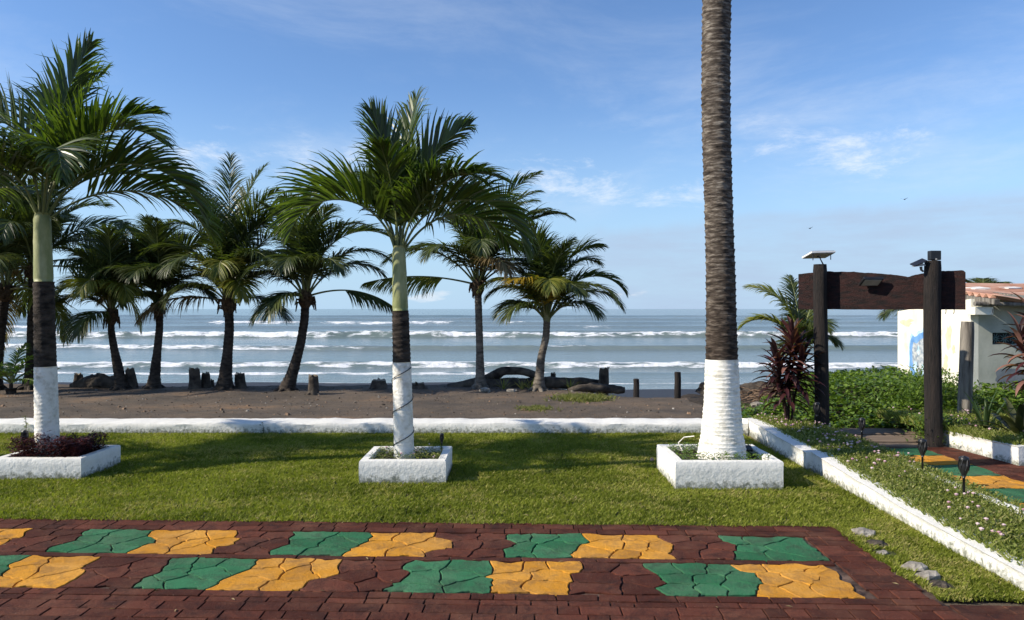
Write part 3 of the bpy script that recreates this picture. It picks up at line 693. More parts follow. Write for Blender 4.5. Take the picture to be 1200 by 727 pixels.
front_palm((-8.45, 7.80, 0), 'palm beyond the left edge of the view, only leaf tips showing', 1.10, 2.0, 2.7, [dict(f, az=f['az']+25) for f in left], .125, .105, .05, .092)

# the tall thick palm
tp = thing('tall_palm', 'tall thick ringed palm with white painted foot, its crown above the picture', 'palm', (2.10, 7.40, 0))
d = 7.40
cl = [(0, .1), (XD(846, d)-2.10, ZD(420, d)), (XD(844, d)-2.10, ZD(300, d)), (XD(838.5, d)-2.10, ZD(130, d)), (XD(839.5, d)-2.10, ZD(0, d)), (.0, 6.5), (.10, 9.0)]
zp = ZD(421, d)
n = 170; xx, zz = trunk_curve(0, 0, cl, 900)
zs = np.linspace(.12, zp, n); pts = [(np.interp(z, zz, xx), 0, z) for z in zs]
rad = np.interp(zs, [.12, .25, .45, .75, zp], [.272, .240, .205, .178, .160])
ST = 0
def bigring(seed, rings):
    def fn(t, th):
        ph = t*rings+.10*np.sin(th*1+seed)+.9*fbm(t*rings*.12+seed, th*0, 2)+.12*fbm(np.cos(th)*2+9, np.sin(th)*2+t*3, 3); f = ph-np.floor(ph)
        return 1+.075*(f**3-.3)+.09*(fbm(t*rings*1.6+seed, np.cos(th)*2.2+np.sin(th)*3.1+20, 5)-.5)
    return fn
b = MB(); b.tube(pts, rad, 64, 0, fn=lambda t, th: 1+.45*(bigring(2, 26)(t, th)-1)+.030*(fbm(np.cos(th)*7+9, np.sin(th)*7+t*2.5, 4)-.5)); b.build('painted_trunk_base', 'paint', tp, True)
n = 900; zs = np.linspace(zp-.002, 9.0, n); pts = [(np.interp(z, zz, xx), 0, z) for z in zs]
rad = np.interp(zs, [zp, zp+.5, 2.6, 4.8, 7, 9], [.157, .146, .138, .140, .13, .12])
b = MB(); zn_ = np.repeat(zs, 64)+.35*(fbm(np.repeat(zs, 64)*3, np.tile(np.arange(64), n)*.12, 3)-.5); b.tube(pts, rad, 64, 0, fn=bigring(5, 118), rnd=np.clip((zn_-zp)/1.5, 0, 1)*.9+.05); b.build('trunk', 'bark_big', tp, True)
for k in range(18):
    u = k/18; frond('frond', tp, k*137.5, 75-u*60, -10-u*60, 2.9, leaf=.62, n=44, v=-.15, droop=.5, w=.034, mats=('cp_leaf', 'rachis'), rr=.03, org=(.10, 0, 9.0))

def coconut(loc, label, tpts, crown_h, fronds, r0=.20, r1=.105, bark='bark_dark', name='coconut_palm', fib=True):
    """tpts (dx, z) trunk centreline; fronds list of dicts from the trunk top"""
    t = thing(name, label, 'palm', loc, 0, 'coconut palms along the beach edge')
    xx, zz = trunk_curve(0, 0, tpts, 80); n = 80
    r0 *= .80; r1 *= .80; rad = np.interp(zz, [zz[0], zz[0]+.12, zz[0]+.40, zz[0]+.9, zz[-1]], [r0*1.35, r0*1.05, r0*.72, (r0+r1)/2*.72, r1*.9])
    b = MB(); b.tube(np.stack([xx, xx*0, zz], -1), rad, 20, 0, fn=ring_fn(loc[0], .09, (zz[-1]-zz[0])/.075))
    # root boss
    for k in range(7):
        a = k*.9+loc[0]; b.tube([(xx[0]+.05*math.cos(a), .05*math.sin(a), .10), (xx[0]+r0*1.2*math.cos(a), r0*1.2*math.sin(a), .03), (xx[0]+r0*1.9*math.cos(a), r0*1.9*math.sin(a), -.05)], [.07, .05, .02], 6, 0)
    b.build('trunk', bark, t, True)
    top = (xx[-1], 0, zz[-1])
    if not fib:
        b = MB(); b.tube([(top[0], 0, top[2]-.06), (top[0], 0, top[2]+.03), (top[0], 0, top[2]+.14), (top[0], 0, top[2]+.24)], [r1*.9, r1*1.08, r1*.8, r1*.3], 12, 0, jit=.15); b.build('leaf_sheath', 'rachis_pale', t, True)
    if fib:
        b = MB(); b.tube([(top[0], 0, top[2]-.16), (top[0], 0, top[2]-.05), (top[0], 0, top[2]+.10), (top[0], 0, top[2]+.26)], [r1*.9, r1*1.5, r1*1.45, r1*.7], 12, 0, jit=.25)
        for k in range(14):
            a = random.uniform(0, 6.28); rr_ = r1*1.2; z0 = top[2]+random.uniform(-.1, .15)
            b.tube([(top[0]+rr_*.6*math.cos(a), rr_*.6*math.sin(a), z0), (top[0]+rr_*1.6*math.cos(a), rr_*1.6*math.sin(a), z0+.02), (top[0]+rr_*1.9*math.cos(a), rr_*1.9*math.sin(a), z0-random.uniform(.05, .2))], [.035, .025, .01], 5, 0)
        b.build('fibre_collar', 'fibre', t)
    if name == 'coconut_palm' and r1 > .05 and len(fronds) > 9 and loc[1] < 15.65:
        Lm_ = sorted(f['Lr'] for f in fronds)[-3]; rg_ = random.Random(int(abs(loc[0])*100)); fronds = list(fronds)+[D(az=k*72+rg_.uniform(0, 60), e0=rg_.uniform(74, 90), e1=rg_.uniform(5, 50), Lr=Lm_*rg_.uniform(.85, 1.08), v=.3, roll=rg_.uniform(-40, 40), curl=.2) for k in range(5)]
    for f in fronds:
        f = dict(f); ro_ = .05 if r1 > .08 else .025; f.setdefault('org', (top[0]+ro_*math.cos(R(f['az'])), ro_*math.sin(R(f['az'])), top[2]+(.08 if fib else 0))); f.setdefault('mats', ('cp_leaf', 'rachis'))
        f.setdefault('leaf', .46); f['leaf'] *= 1.5 if name == 'coconut_palm' else 1.1; f['Lr'] *= 1.10; f.setdefault('n', 88); f.setdefault('w', .027); f.setdefault('droop', .35); f.setdefault('v', .05); f.setdefault('rr', .022); f.setdefault('t0', .2)
        if name == 'coconut_palm' and f['e0'] > 24: f['e0'] = min(90, 24+.80*f['e0']); f['e1'] = f['e1']-6; f['Lr'] *= 1.05; f['pw'] = f.get('pw', 1.15)+.25
        f['v'] = f['v']+.1; frond('frond', t, **f)
    return t
def rndcrown(n, L, seed, lean=0, hi=82, lo=-5, leaf=.46, yellow=2, dead=1, az0=0):
    rg = random.Random(seed); out = []
    for k in range(n):
        u = k/(n-1); az = az0+k*137.5+rg.uniform(-12, 12); e0 = hi-(hi-lo)*u**1.1+rg.uniform(-6, 6); 
        f = D(az=az, e0=e0, e1=e0-lerp(45, 88, u)-rg.uniform(0, 20)-5, Lr=L*rg.uniform(.85, 1.12)*lerp(.82, 1.05, min(1, u*2)), leaf=leaf*rg.uniform(.9, 1.1), v=lerp(.45, -.15, u)+rg.uniform(-.1, .1),
              roll=rg.uniform(-35, 35), twist=rg.uniform(-30, 30), droop=lerp(.15, .55, u)*rg.uniform(.8, 1.2), pw=rg.uniform(1.0, 1.5))
        if k >= n-yellow-dead: f['mats'] = ('yl_leaf', 'rachis_pale')
        if k >= n-dead: f['mats'] = ('dead_leaf', 'rachis_pale')
        out.append(f)
    return out
def base(px, py): return G(px, py)
YB = 15.3
def cp(px, toppx, toppy, d, label, fr, basepx=None, mid_=None, r0=.2, r1=.1, **k):
    x0 = XD(px, d); zt = ZD(toppy, d)
    tp_ = [(0, -.08), (.0, .05)]
    if mid_: tp_ += [(XD(a, d)-x0, ZD(c, d)) for a, c in mid_]
    tp_.append((XD(toppx, d)-x0, zt))
    return coconut((x0, d, 0), label, tp_, 0, fr, r0, r1, **k)
# A, B at the far left
cp(-4, 6, 345, 15.4, 'coconut palm at the far left edge with dark shaggy collar of dead fibre', rndcrown(16, 2.0, 3, lo=0, yellow=3, dead=2), mid_=[(0, 400)], r0=.16, r1=.13)
cp(37, 40, 318, 15.6, 'thick dark coconut palm half hidden behind the left lawn palm', rndcrown(18, 2.1, 14, lo=0, yellow=2, dead=1), mid_=[(38, 400)], r0=.24, r1=.14)
cp(143, 131, 372, 15.4, 'short coconut palm leaning left, first beach palm right of the left lawn palm', [
    D(az=180, e0=70, e1=-35, Lr=1.15, v=.3), D(az=190, e0=35, e1=-70, Lr=1.15), D(az=0, e0=68, e1=-40, Lr=1.3, v=.3), D(az=-10, e0=40, e1=-60, Lr=1.2),
    D(az=90, e0=88, e1=60, Lr=1.75, v=.3, roll=10, a0=50), D(az=270, e0=70, e1=-65, Lr=1.3, mats=('yl_leaf', 'rachis_pale'), v=-.1, droop=.3), D(az=225, e0=60, e1=-60, Lr=1.2), D(az=315, e0=60, e1=-65, Lr=1.3, mats=('yl_leaf', 'rachis')),
    D(az=130, e0=65, e1=-30, Lr=1.5), D(az=50, e0=70, e1=-10, Lr=1.6), D(az=160, e0=80, e1=20, Lr=1.6, v=.3), D(az=15, e0=82, e1=25, Lr=1.6, v=.3, roll=30), D(az=250, e0=15, e1=-80, Lr=.9)],
    mid_=[(133, 405), (130, 385)], r0=.19, r1=.085)
cp(180, 187, 362, 15.5, 'coconut palm leaning right with a pale arching dead frond, second of the beach row', [
    D(az=185, e0=28, e1=-50, Lr=1.15, mats=('dead_leaf', 'rachis_pale'), droop=.6), D(az=170, e0=60, e1=-45, Lr=1.35, mats=('yl_leaf', 'rachis')), D(az=5, e0=55, e1=-45, Lr=1.3), D(az=350, e0=30, e1=-50, Lr=1.2),
    D(az=100, e0=85, e1=40, Lr=1.8, v=.3), D(az=150, e0=74, e1=10, Lr=1.7), D(az=40, e0=75, e1=5, Lr=1.7, mats=('yl_leaf', 'rachis')), D(az=225, e0=62, e1=-40, Lr=1.4), D(az=300, e0=65, e1=-40, Lr=1.4), D(az=265, e0=72, e1=-50, Lr=1.3), D(az=205, e0=80, e1=15, Lr=1.75)],
    mid_=[(184, 415), (187, 385)], r0=.19, r1=.095)
cp(263, 268, 358, 15.3, 'tallest coconut palm of the beach row, upright with white tipped fronds', [
    D(az=182, e0=12, e1=-55, Lr=1.75, mats=('dead_leaf', 'rachis_pale'), droop=.7, pw=1.6), D(az=175, e0=48, e1=-50, Lr=1.75), D(az=190, e0=65, e1=-35, Lr=1.95, v=.2), D(az=160, e0=76, e1=-10, Lr=2.3, v=.3),
    D(az=110, e0=90, e1=72, Lr=2.75, v=.3, a0=60, leaf=.48), D(az=60, e0=88, e1=55, Lr=2.7, v=.35, roll=15, leaf=.5), D(az=170, e0=84, e1=45, Lr=2.3, v=.35, roll=-25, leaf=.46), D(az=130, e0=80, e1=30, Lr=2.4, v=.3), D(az=20, e0=78, e1=12, Lr=2.5, v=.3, roll=30), D(az=-8, e0=66, e1=-20, Lr=2.3, v=.25), D(az=5, e0=45, e1=-45, Lr=1.5),
    D(az=355, e0=20, e1=-60, Lr=1.2), D(az=280, e0=70, e1=-60, Lr=1.5, mats=('yl_leaf', 'rachis_pale'), leaf=.5), D(az=235, e0=70, e1=-62, Lr=1.7), D(az=320, e0=68, e1=-50, Lr=1.8), D(az=250, e0=84, e1=20, Lr=2.2, roll=60, v=.2),
    D(az=300, e0=40, e1=-70, Lr=1.2, mats=('yl_leaf', 'rachis')), D(az=215, e0=30, e1=-70, Lr=1.2), D(az=60, e0=60, e1=-30, Lr=2)],
    mid_=[(267, 410), (269, 385)], r0=.23, r1=.12)
cp(336, 358, 352, 15.1, 'coconut palm with a strongly bent trunk leaning right, long bare arching frond at its right', [
    D(az=182, e0=38, e1=-50, Lr=1.3), D(az=190, e0=62, e1=-40, Lr=1.6, v=.2), D(az=150, e0=76, e1=5, Lr=1.9, v=.3), D(az=100, e0=86, e1=50, Lr=2.1, v=.3, roll=20),
    D(az=12, e0=72, e1=-40, Lr=2.3, v=.45, mats=('cp_leaf', 'rachis_pale'), leaf=.5), D(az=-6, e0=52, e1=-42, Lr=1.95, v=.1), D(az=0, e0=18, e1=-42, Lr=1.75, v=-.5, droop=.5, leaf=.36, t0=.4), D(az=30, e0=40, e1=-40, Lr=1.7),
    D(az=215, e0=55, e1=-60, Lr=1.4), D(az=265, e0=72, e1=-60, Lr=1.4), D(az=310, e0=60, e1=-55, Lr=1.5), D(az=240, e0=20, e1=-75, Lr=1.0), D(az=335, e0=75, e1=-5, Lr=1.9, v=.3), D(az=200, e0=10, e1=-70, Lr=1.0)],
    mid_=[(342, 440), (352, 405), (357, 375)], r0=.21, r1=.115)
cp(563, 560, 338, 15.6, 'grey ringed coconut palm behind the middle lawn palm, long level frond to its left', [
    D(az=180, e0=14, e1=-16, Lr=2.15, v=-.7, droop=.5, leaf=.42, mats=('yl_leaf', 'rachis'), t0=.3), D(az=172, e0=35, e1=-40, Lr=2.0, mats=('yl_leaf', 'rachis')), D(az=188, e0=52, e1=-40, Lr=1.7), D(az=150, e0=74, e1=0, Lr=2.2, v=.3),
    D(az=100, e0=85, e1=45, Lr=2.3, v=.3), D(az=40, e0=72, e1=10, Lr=2.3, v=.3), D(az=0, e0=56, e1=5, Lr=2.1, v=.35), D(az=-12, e0=68, e1=-25, Lr=2.4, v=.3), D(az=10, e0=25, e1=-45, Lr=1.5), D(az=350, e0=40, e1=-60, Lr=1.4),
    D(az=225, e0=60, e1=-55, Lr=1.6), D(az=275, e0=75, e1=-60, Lr=1.6), D(az=300, e0=45, e1=-65, Lr=1.3, mats=('dead_leaf', 'rachis')), D(az=325, e0=60, e1=-50, Lr=1.7), D(az=205, e0=75, e1=10, Lr=2.1)],
    mid_=[(562, 400)], r0=.17, r1=.105, bark='bark_grey')
cp(631, 641, 374, 15.2, 'rightmost coconut palm of the beach row, pale trunk leaning right with one yellow frond', [
    D(az=188, e0=62, e1=-42, Lr=1.55, mats=('yl_leaf', 'rachis'), v=0, droop=.4), D(az=180, e0=58, e1=-50, Lr=1.35), D(az=230, e0=66, e1=-15, Lr=1.25, mats=('or_leaf', 'rachis_pale'), v=-.1), D(az=175, e0=35, e1=-55, Lr=1.0),
    D(az=110, e0=86, e1=60, Lr=1.6, v=.3), D(az=20, e0=80, e1=0, Lr=1.9, v=.35, roll=20), D(az=40, e0=72, e1=-20, Lr=1.9, v=.3), D(az=-5, e0=60, e1=-55, Lr=1.8, v=.4), D(az=5, e0=38, e1=-55, Lr=1.6), D(az=-20, e0=52, e1=-60, Lr=1.6, mats=('yl_leaf', 'rachis')),
    D(az=265, e0=76, e1=-55, Lr=1.4, mats=('yl_leaf', 'rachis')), D(az=300, e0=60, e1=-50, Lr=1.4), D(az=215, e0=30, e1=-60, Lr=1.0), D(az=150, e0=70, e1=-10, Lr=1.6), D(az=330, e0=30, e1=-55, Lr=1.1)],
    mid_=[(634, 420), (640, 395)], r0=.17, r1=.10, bark='bark_grey', fib=False)
# small one behind the gate beam, one by the house, a seedling at far left
coconut((XD(936, 14.7), 14.7, -.25), 'young coconut palm behind the burgundy cordyline and the left gate post', [(0, -.1), (0, .3), (.05, 1.02)], 0, [
    D(az=175, e0=62, e1=-42, Lr=1.05+.3, v=.35, leaf=.34, mats=('yl_leaf', 'rachis_pale')), D(az=165, e0=85, e1=5, Lr=1.65, v=.2, leaf=.36, roll=20, mats=('yl_leaf', 'rachis_pale')), D(az=20, e0=78, e1=30, Lr=1.6, leaf=.34), D(az=280, e0=70, e1=-45, Lr=1.2, leaf=.36),
    D(az=330, e0=58, e1=-60, Lr=.8, leaf=.30), D(az=60, e0=70, e1=-20, Lr=1.2, leaf=.36), D(az=0, e0=62, e1=-60, Lr=.8, leaf=.28), D(az=225, e0=40, e1=-60, Lr=.8, leaf=.3), D(az=100, e0=84, e1=50, Lr=1.5, leaf=.34)], .10, .06, fib=False)
coconut((XD(1092, 16.5), 16.5, .0), 'coconut palm hidden behind the gate beam and the mural wall with fronds poking out', [(0, -.1), (0, .3), (.02, 1.3)], 0, [
    D(az=185, e0=35, e1=-45, Lr=1.15, leaf=.4), D(az=10, e0=50, e1=-20, Lr=1.3, leaf=.4), D(az=240, e0=30, e1=-60, Lr=1.0), D(az=90, e0=60, e1=-20, Lr=1.1), D(az=310, e0=40, e1=-50, Lr=1.1)], .11, .07, fib=False)
coconut((XD(1152, 17.5), 17.5, .0), 'coconut palm behind the house with frond tips above the rusty roof', [(0, -.1), (0, .8), (.0, 1.75)], 0, [
    D(az=a, e0=e, e1=e-70, Lr=.85, leaf=.3, mats=('cp_leaf', 'rachis')) for a, e in ((180, 50), (150, 75), (20, 55), (60, 75), (270, 60), (320, 40), (220, 40))], .11, .07, fib=False)
coconut((XD(13, 14.9), 14.9, 0), 'stemless young coconut seedling between the two leftmost beach trunks', [(0, -.1), (0, .02), (0, .22)], 0, [
    D(az=a, e0=e, e1=e-l, Lr=L_, leaf=.26, n=30, w=.026, mats=('vine', 'rachis')) for a, e, l, L_ in ((0, 70, 60, .85), (20, 45, 60, .8), (170, 60, 60, .7), (200, 35, 40, .7), (90, 80, 40, .8), (-20, 20, 40, .65), (270, 55, 60, .6), (130, 50, 60, .8))], .05, .04, fib=False, name='palm_seedling')

# ------------------------------------------------------------------ beach stumps, logs
def stump(px, pw, ytop, ybot, label, lean=0, spike=False, rough=.55, name='tree_stump', cat='stump', mats=('drift', 'driftcut'), d=None):
    if d is None: d = F*H/(ybot-CY) if ybot > 456 else 16.0
    w = pw*d/F; h = (ybot-ytop)*d/F; x = XD(px, d)
    t = thing(name, label, cat, (x, d, 0), 0, 'weathered wooden stumps and posts along the beach edge')
    b = MB(); n = 9; u = np.linspace(0, 1, n)
    sh = ring_fn(px, .0)
    def fn(tt, th): return 1+rough*(fbm(tt*1.5+px, np.cos(th)*1.4+np.sin(th)*2+9, 3)-.5)*1.4
    zb = float(ground_z(np.array(x), np.array(d)))-.12
    b.tube([(lean*w*k, 0, zb+(h-zb)*k) for k in u], [w/2*(1.28-.36*k) for k in u], 14, 0, cap=False, fn=fn)
    for k in range(4):
        a = k*1.6+px; b.tube([(.1*w*math.cos(a), .1*w*math.sin(a), .12*h), (w*.6*math.cos(a), w*.6*math.sin(a), .03), (w*.95*math.cos(a), w*.95*math.sin(a), -.04)], [w*.22, w*.16, w*.07], 6, 0, jit=.3)
    if spike: b.tube([(w*.3, 0, h*.75), (w*.5, 0, h*.98), (w*.72, .0, h*1.12)], [w*.12, w*.08, w*.02], 6, 0, jit=.3)
    b.build('trunk', mats[0], t, True)
    b = MB(); k = 14; c = [(lean*w+w*.44*math.cos(i*2*math.pi/k), w*.44*math.sin(i*2*math.pi/k), h-.05+.10*random.random()) for i in range(k)]
    b.add(c+[(lean*w, 0, h+.01)], [(i, (i+1) % k, k) for i in range(k)], 0); b.build('cut_top', mats[1], t)
    return t
stump(92, 10, 437, 452, 'small square stump at the left end of the gnarled driftwood')
stump(155, 11, 433, 457, 'dark stump between the two leaning left beach palms', lean=-.25)
stump(229, 13, 433, 458, 'broad dark stump left of a pointed one, before the surf', lean=-.1)
stump(241, 9, 438, 457, 'narrow pointed dark stump beside the broad one', rough=.4)
stump(249, 4, 448, 456, 'tiny stub right of the pointed stump')
stump(284, 12, 438, 457, 'leaning dark stump right of the tallest beach palm', lean=-.25)
stump(367, 12, 441, 463, 'straight dark stump right of the bent palm with pale side', mats=('drift', 'driftcut'))
stump(444, 18, 446, 458, 'low wide bleached stump alone on the sand, left of the middle palm', rough=.5)
stump(490, 15, 450, 457, 'low dark lump of wood just right of the middle palm trunk', rough=.5)
stump(648, 6, 437, 452, 'little stump standing behind the driftwood logs', d=16.2)
stump(706, 12, 434, 458, 'broken stump with a spike at the right end of the driftwood', lean=.15, spike=True, d=15.6)
def bpost(px, pw, yt, yb, label):
    d = F*H/(yb-CY); x = XD(px, d); w = pw*d/F; h = (yb-yt)*d/F
    b = MB(); fn = lambda t, th: 1+.10*(fbm(t*3+px, np.cos(th)*2+np.sin(th)*2+9, 2)-.5)
    b.tube([(0, 0, -.15), (0, 0, h*.3), (0.005, 0, h*.7), (0.0, 0, h-.01), (0, 0, h)], [w/2, w/2, w/2*.97, w/2*.95, w/2*.8], 12, 0, fn=fn)
    o = b.build('wooden_post', 'post', None, False, (x, d, 0)); return tag(o, label, 'post', 'weathered wooden stumps and posts along the beach edge')
bpost(745.5, 7, 444, 467, 'shorter of two slim dark posts on the sand right of the driftwood')
bpost(794, 8, 436, 468, 'taller slim dark post on the sand, left of the tall palm')
bpost(1047, 8, 430, 452, 'thin dark post at the left corner of the mural wall')
def log(pts, rad, label, name='driftwood_log', mats='drift', jit=.3):
    P = [((px-CX)*d/F, d, z) for px, d, z in pts]; c = P[0]
    q_ = np.array(P)-np.array((c[0], c[1], 0)); m = 24; tt = np.linspace(0, len(q_)-1, m); Q = np.stack([np.interp(tt, range(len(q_)), q_[:, i]) for i in range(3)], -1)
    Q[1:-1] = (Q[:-2]+Q[1:-1]*2+Q[2:])/4; rr = np.interp(tt, range(len(rad)), rad)
    b = MB(); fn = lambda t, th: 1+jit*1.6*(fbm(t*7+pts[0][0], np.cos(th)*1.3+np.sin(th)*2+9, 3)-.5)
    b.tube(Q, rr, 14, 0, fn=fn); return tag(b.build(name, mats, None, True, (c[0], c[1], 0)), label, 'driftwood', 'driftwood along the beach edge')
log([(525, 16, -.02), (555, 16, .06), (578, 16, .24), (590, 16, .37), (612, 16, .35), (630, 16, .24), (640, 16, .08)], [.10, .12, .11, .09, .08, .08, .07], 'arched driftwood trunk rising behind the grey coconut palm')
log([(560, 15.9, .05), (600, 15.9, .08), (630, 15.9, .08)], [.12, .14, .12], 'straight dark log lying under the arched driftwood')
log([(638, 15.7, .14), (655, 15.7, .12), (690, 15.7, .12), (703, 15.7, .13)], [.12, .13, .10, .06], 'thick dark log right of the rightmost beach palm')
log([(665, 15.0, .02), (680, 15.0, .10), (700, 15.1, .08), (720, 15.2, .04), (732, 15.2, .02)], [.05, .09, .10, .09, .06], 'gnarled driftwood root ending near the two slim posts', jit=.6)
log([(84, 15.9, .02), (95, 15.9, .08), (110, 15.8, .15), (125, 15.7, .15), (140, 15.7, .04)], [.08, .12, .16, .16, .09], 'gnarled dark driftwood heap left of the first leaning palm', jit=.8)
log([(868, 14.6, .05), (885, 14.6, .12), (905, 14.6, .12), (935, 14.8, .10)], [.13, .15, .14, .12], 'dark driftwood log right of the tall palm before the surf', jit=.4)
log([(822, 14.8, -.02), (826, 14.8, .12), (824, 14.8, .22)], [.12, .12, .08], 'stubby dark driftwood piece against the left side of the tall palm trunk', jit=.6)
log([(925, 11.6, .20), (945, 11.4, .22), (965, 11.3, .15)], [.022, .028, .02], 'thin pale fallen branch among the vines behind the cordyline', mats='stone', jit=.2)
# twig heap
b = MB()
for k in range(260):
    cx = random.gauss(0, .50); cy = random.gauss(0, .35); a = random.uniform(-.6, .6)+(math.pi if random.random() < .5 else 0); L_ = random.uniform(.15, .55); e = random.uniform(-.25, .45)
    z = .10+.10*random.random()-abs(cx)*.05
    p0 = Vector((cx, cy, z)); dr = Vector((math.cos(a)*math.cos(e), math.sin(a)*.8, math.sin(e)))
    b.tube([p0, p0+dr*L_*.5+Vector((0, 0, .03)), p0+dr*L_], [.007, .006, .003], 4, 0, cap=False)
o = b.build('twig_pile', 'twig', None, False, (XD(925, 13.2), 13.2, 0)); struct(o, 'stuff'); 
b = MB()
for k in range(130):
    cx = random.gauss(0, .32); cy = random.gauss(0, .3); a = random.uniform(-.9, .2); L_ = random.uniform(.15, .5)
    p0 = Vector((cx, cy, .26+.14*random.random())); dr = Vector((math.cos(a), .4*random.uniform(-1, 1), math.sin(a)*.6))
    b.tube([p0, p0+dr*L_*.5+Vector((0, 0, .04)), p0+dr*L_], [.007, .006, .003], 4, 0, cap=False)
o = b.build('twig_pile', 'twig', None, False, (XD(985, 13.0), 13.0, 0)); struct(o, 'stuff')
# pebbles and litter on the sand
b = MB(); k = 0
while k < 1500:
    y = random.uniform(10.6, 16); x = random.uniform(-11, 4.5)
    if random.random() > .25+.9*float(fbm(np.array(x*.9), np.array(y*.9), 3))**2: continue
    k += 1; s_ = random.uniform(.006, .02)*(2.2 if random.random() < .06 else 1); z = float(ground_z(np.array(x), np.array(y)))
    vs = []
    for a in range(5):
        vs.append((x+s_*math.cos(a*1.257)*random.uniform(.7, 1.4), y+s_*math.sin(a*1.257)*random.uniform(.7, 1.3), z-.004))
    for a in range(5):
        p = vs[a]; vs.append((lerp(p[0], x, .35), lerp(p[1], y, .35), z+s_*random.uniform(.4, .9)))
    b.add(vs, [(a, (a+1) % 5, 5+(a+1) % 5, 5+a) for a in range(5)]+[(5, 6, 7, 8, 9)], 0 if random.random() < .12 else (1 if random.random() < .6 else 2))
struct(b.build('beach_litter', ['stone', 'drift', 'twig']), 'stuff')
def rock(px, py, s, label, mats='stone', sz=(1, .7, .5), seed=0, loc=None, group=None):
    b = MB(); rg = random.Random(seed+px); n, m = 7, 10; vs = []; 
    for i in range(n):
        ph_ = -math.pi/2+math.pi*i/(n-1)
        for j in range(m):
            th = 2*math.pi*j/m; d_ = Vector((math.cos(ph_)*math.cos(th), math.cos(ph_)*math.sin(th), math.sin(ph_)))
            k_ = 1+.42*mnoise.noise(d_*1.3+Vector((px, py, 0)))+.15*mnoise.noise(d_*4+Vector((px, py, 3))); vs.append((d_.x*k_*s*sz[0], d_.y*k_*s*sz[1], d_.z*k_*s*sz[2]))
    b.add(vs, [(i*m+j, i*m+(j+1) % m, (i+1)*m+(j+1) % m, (i+1)*m+j) for i in range(n-1) for j in range(m)], 0)
    l = loc or G(px, py); return tag(b.build('rock', mats, None, False, (l[0], l[1], l[2]+s*sz[2]*.35)), label, 'rock', group)
for i, (px, py, s_, mt, lb) in enumerate([(1012, 628, .075, 'stone', 'flat pale stone at the corner of the lawn and paving'), (1028, 640, .06, 'drift', 'dark stone beside the pale one at the paving corner'), (1035, 650, .035, 'stone', 'small whitish stone, lowest of the group at the paving corner'),
                                 (1072, 668, .07, 'stone', 'flat grey stone on the grass edge halfway down the paving side'), (1088, 678, .065, 'stone', 'larger grey stone in the grass beside the paving, near its lower end'), (1102, 688, .05, 'drift', 'dark stone at the lower end of the paving edge')]):
    rock(px, py, s_*1.0, lb, mt, (1.25, .85, .55), i)
rock(579, 458, .11, 'white stone at the foot of the grey coconut palm', 'stone', (1.2, .8, .5), 3, (XD(568, 15), 15, .03))
rock(592, 460, .09, 'white stone right of the grey coconut palm foot', 'stone', (1.3, .8, .5), 3, (XD(600, 15), 15, .02))
rock(890, 478, .09, 'pale stone among the vines right of the tall palm', 'stone', (1.3, .8, .5), 6, (XD(888, 11.6), 11.6, .18))
# fallen fruit on the lawn
for (px, py, lb) in ((716, 541, 'yellow fallen fruit on the lawn, nearer of two left of the big planter'), (701, 515, 'small yellow fallen fruit on the shaded lawn near the kerb wall'), (764, 543, 'orange fallen fruit beside the left corner of the big planter')):
    b = MB(); b.tube([(0, 0, 0.0), (0, 0, .006), (0, 0, .02), (0, 0, .034), (0, 0, .042), (.002, 0, .048)], [.006, .016, .024, .018, .007, .003], 10, 0); x, y, z = G(px, py)
    tag(b.build('fallen_fruit', 'roof' if px > 740 else 'yl_leaf', None, True, (x, y, .018)), lb, 'fruit')

# ------------------------------------------------------------------ planting
def sprout(loc, label, n=7, h=.22, leafc='agave', mat2=None):
    t = thing('small_plant', label, 'plant', loc)
    b = MB(); b.tube([(0, 0, 0), (.01, 0, h*.5), (-.005, 0, h)], [.005, .004, .002], 5, 0); b.build('stem', 'post', t)
    b = MB(); k = n*3; z = NR.uniform(h*.25, h, k); leaves(b, NR.normal(0, .008, k), NR.normal(0, .008, k), z, (.03, .06), 0); b.build('leaves', leafc, t); return t
sprout(G(30, 510), 'thin leafy sapling before the low wall, left of the left palm trunk', 9, .26, 'bed')
sprout((XD(308, 9.93), 9.93, 0), 'tiny dark sprout against the white kerb wall in the middle of the lawn', 6, .17, 'agave')
cx, cy, pa, pc, ph = PT[0]
lr = herbs('burgundy_foliage', cx, cy, pa, pc, ph, 9000, 'low_red', '', '', (.025, .05), .12, .20, lo=-.05)
cx, cy, pa, pc, ph = PT[1]; herbs('planter_groundcover', cx, cy, pa, pc, ph, 2600, 'bed', '', '', (.015, .035), .11, .085, petals=14)
cx, cy, pa, pc, ph = PT[2]; herbs('planter_groundcover', cx, cy, pa, pc, ph, 4200, 'vine', '', '', (.018, .04), .24, .09)
cx, cy, pa, pc, ph = PT[3]; herbs('planter_groundcover', cx, cy, pa, pc, ph, 1800, 'bed', '', '', (.015, .035), .11, .085)
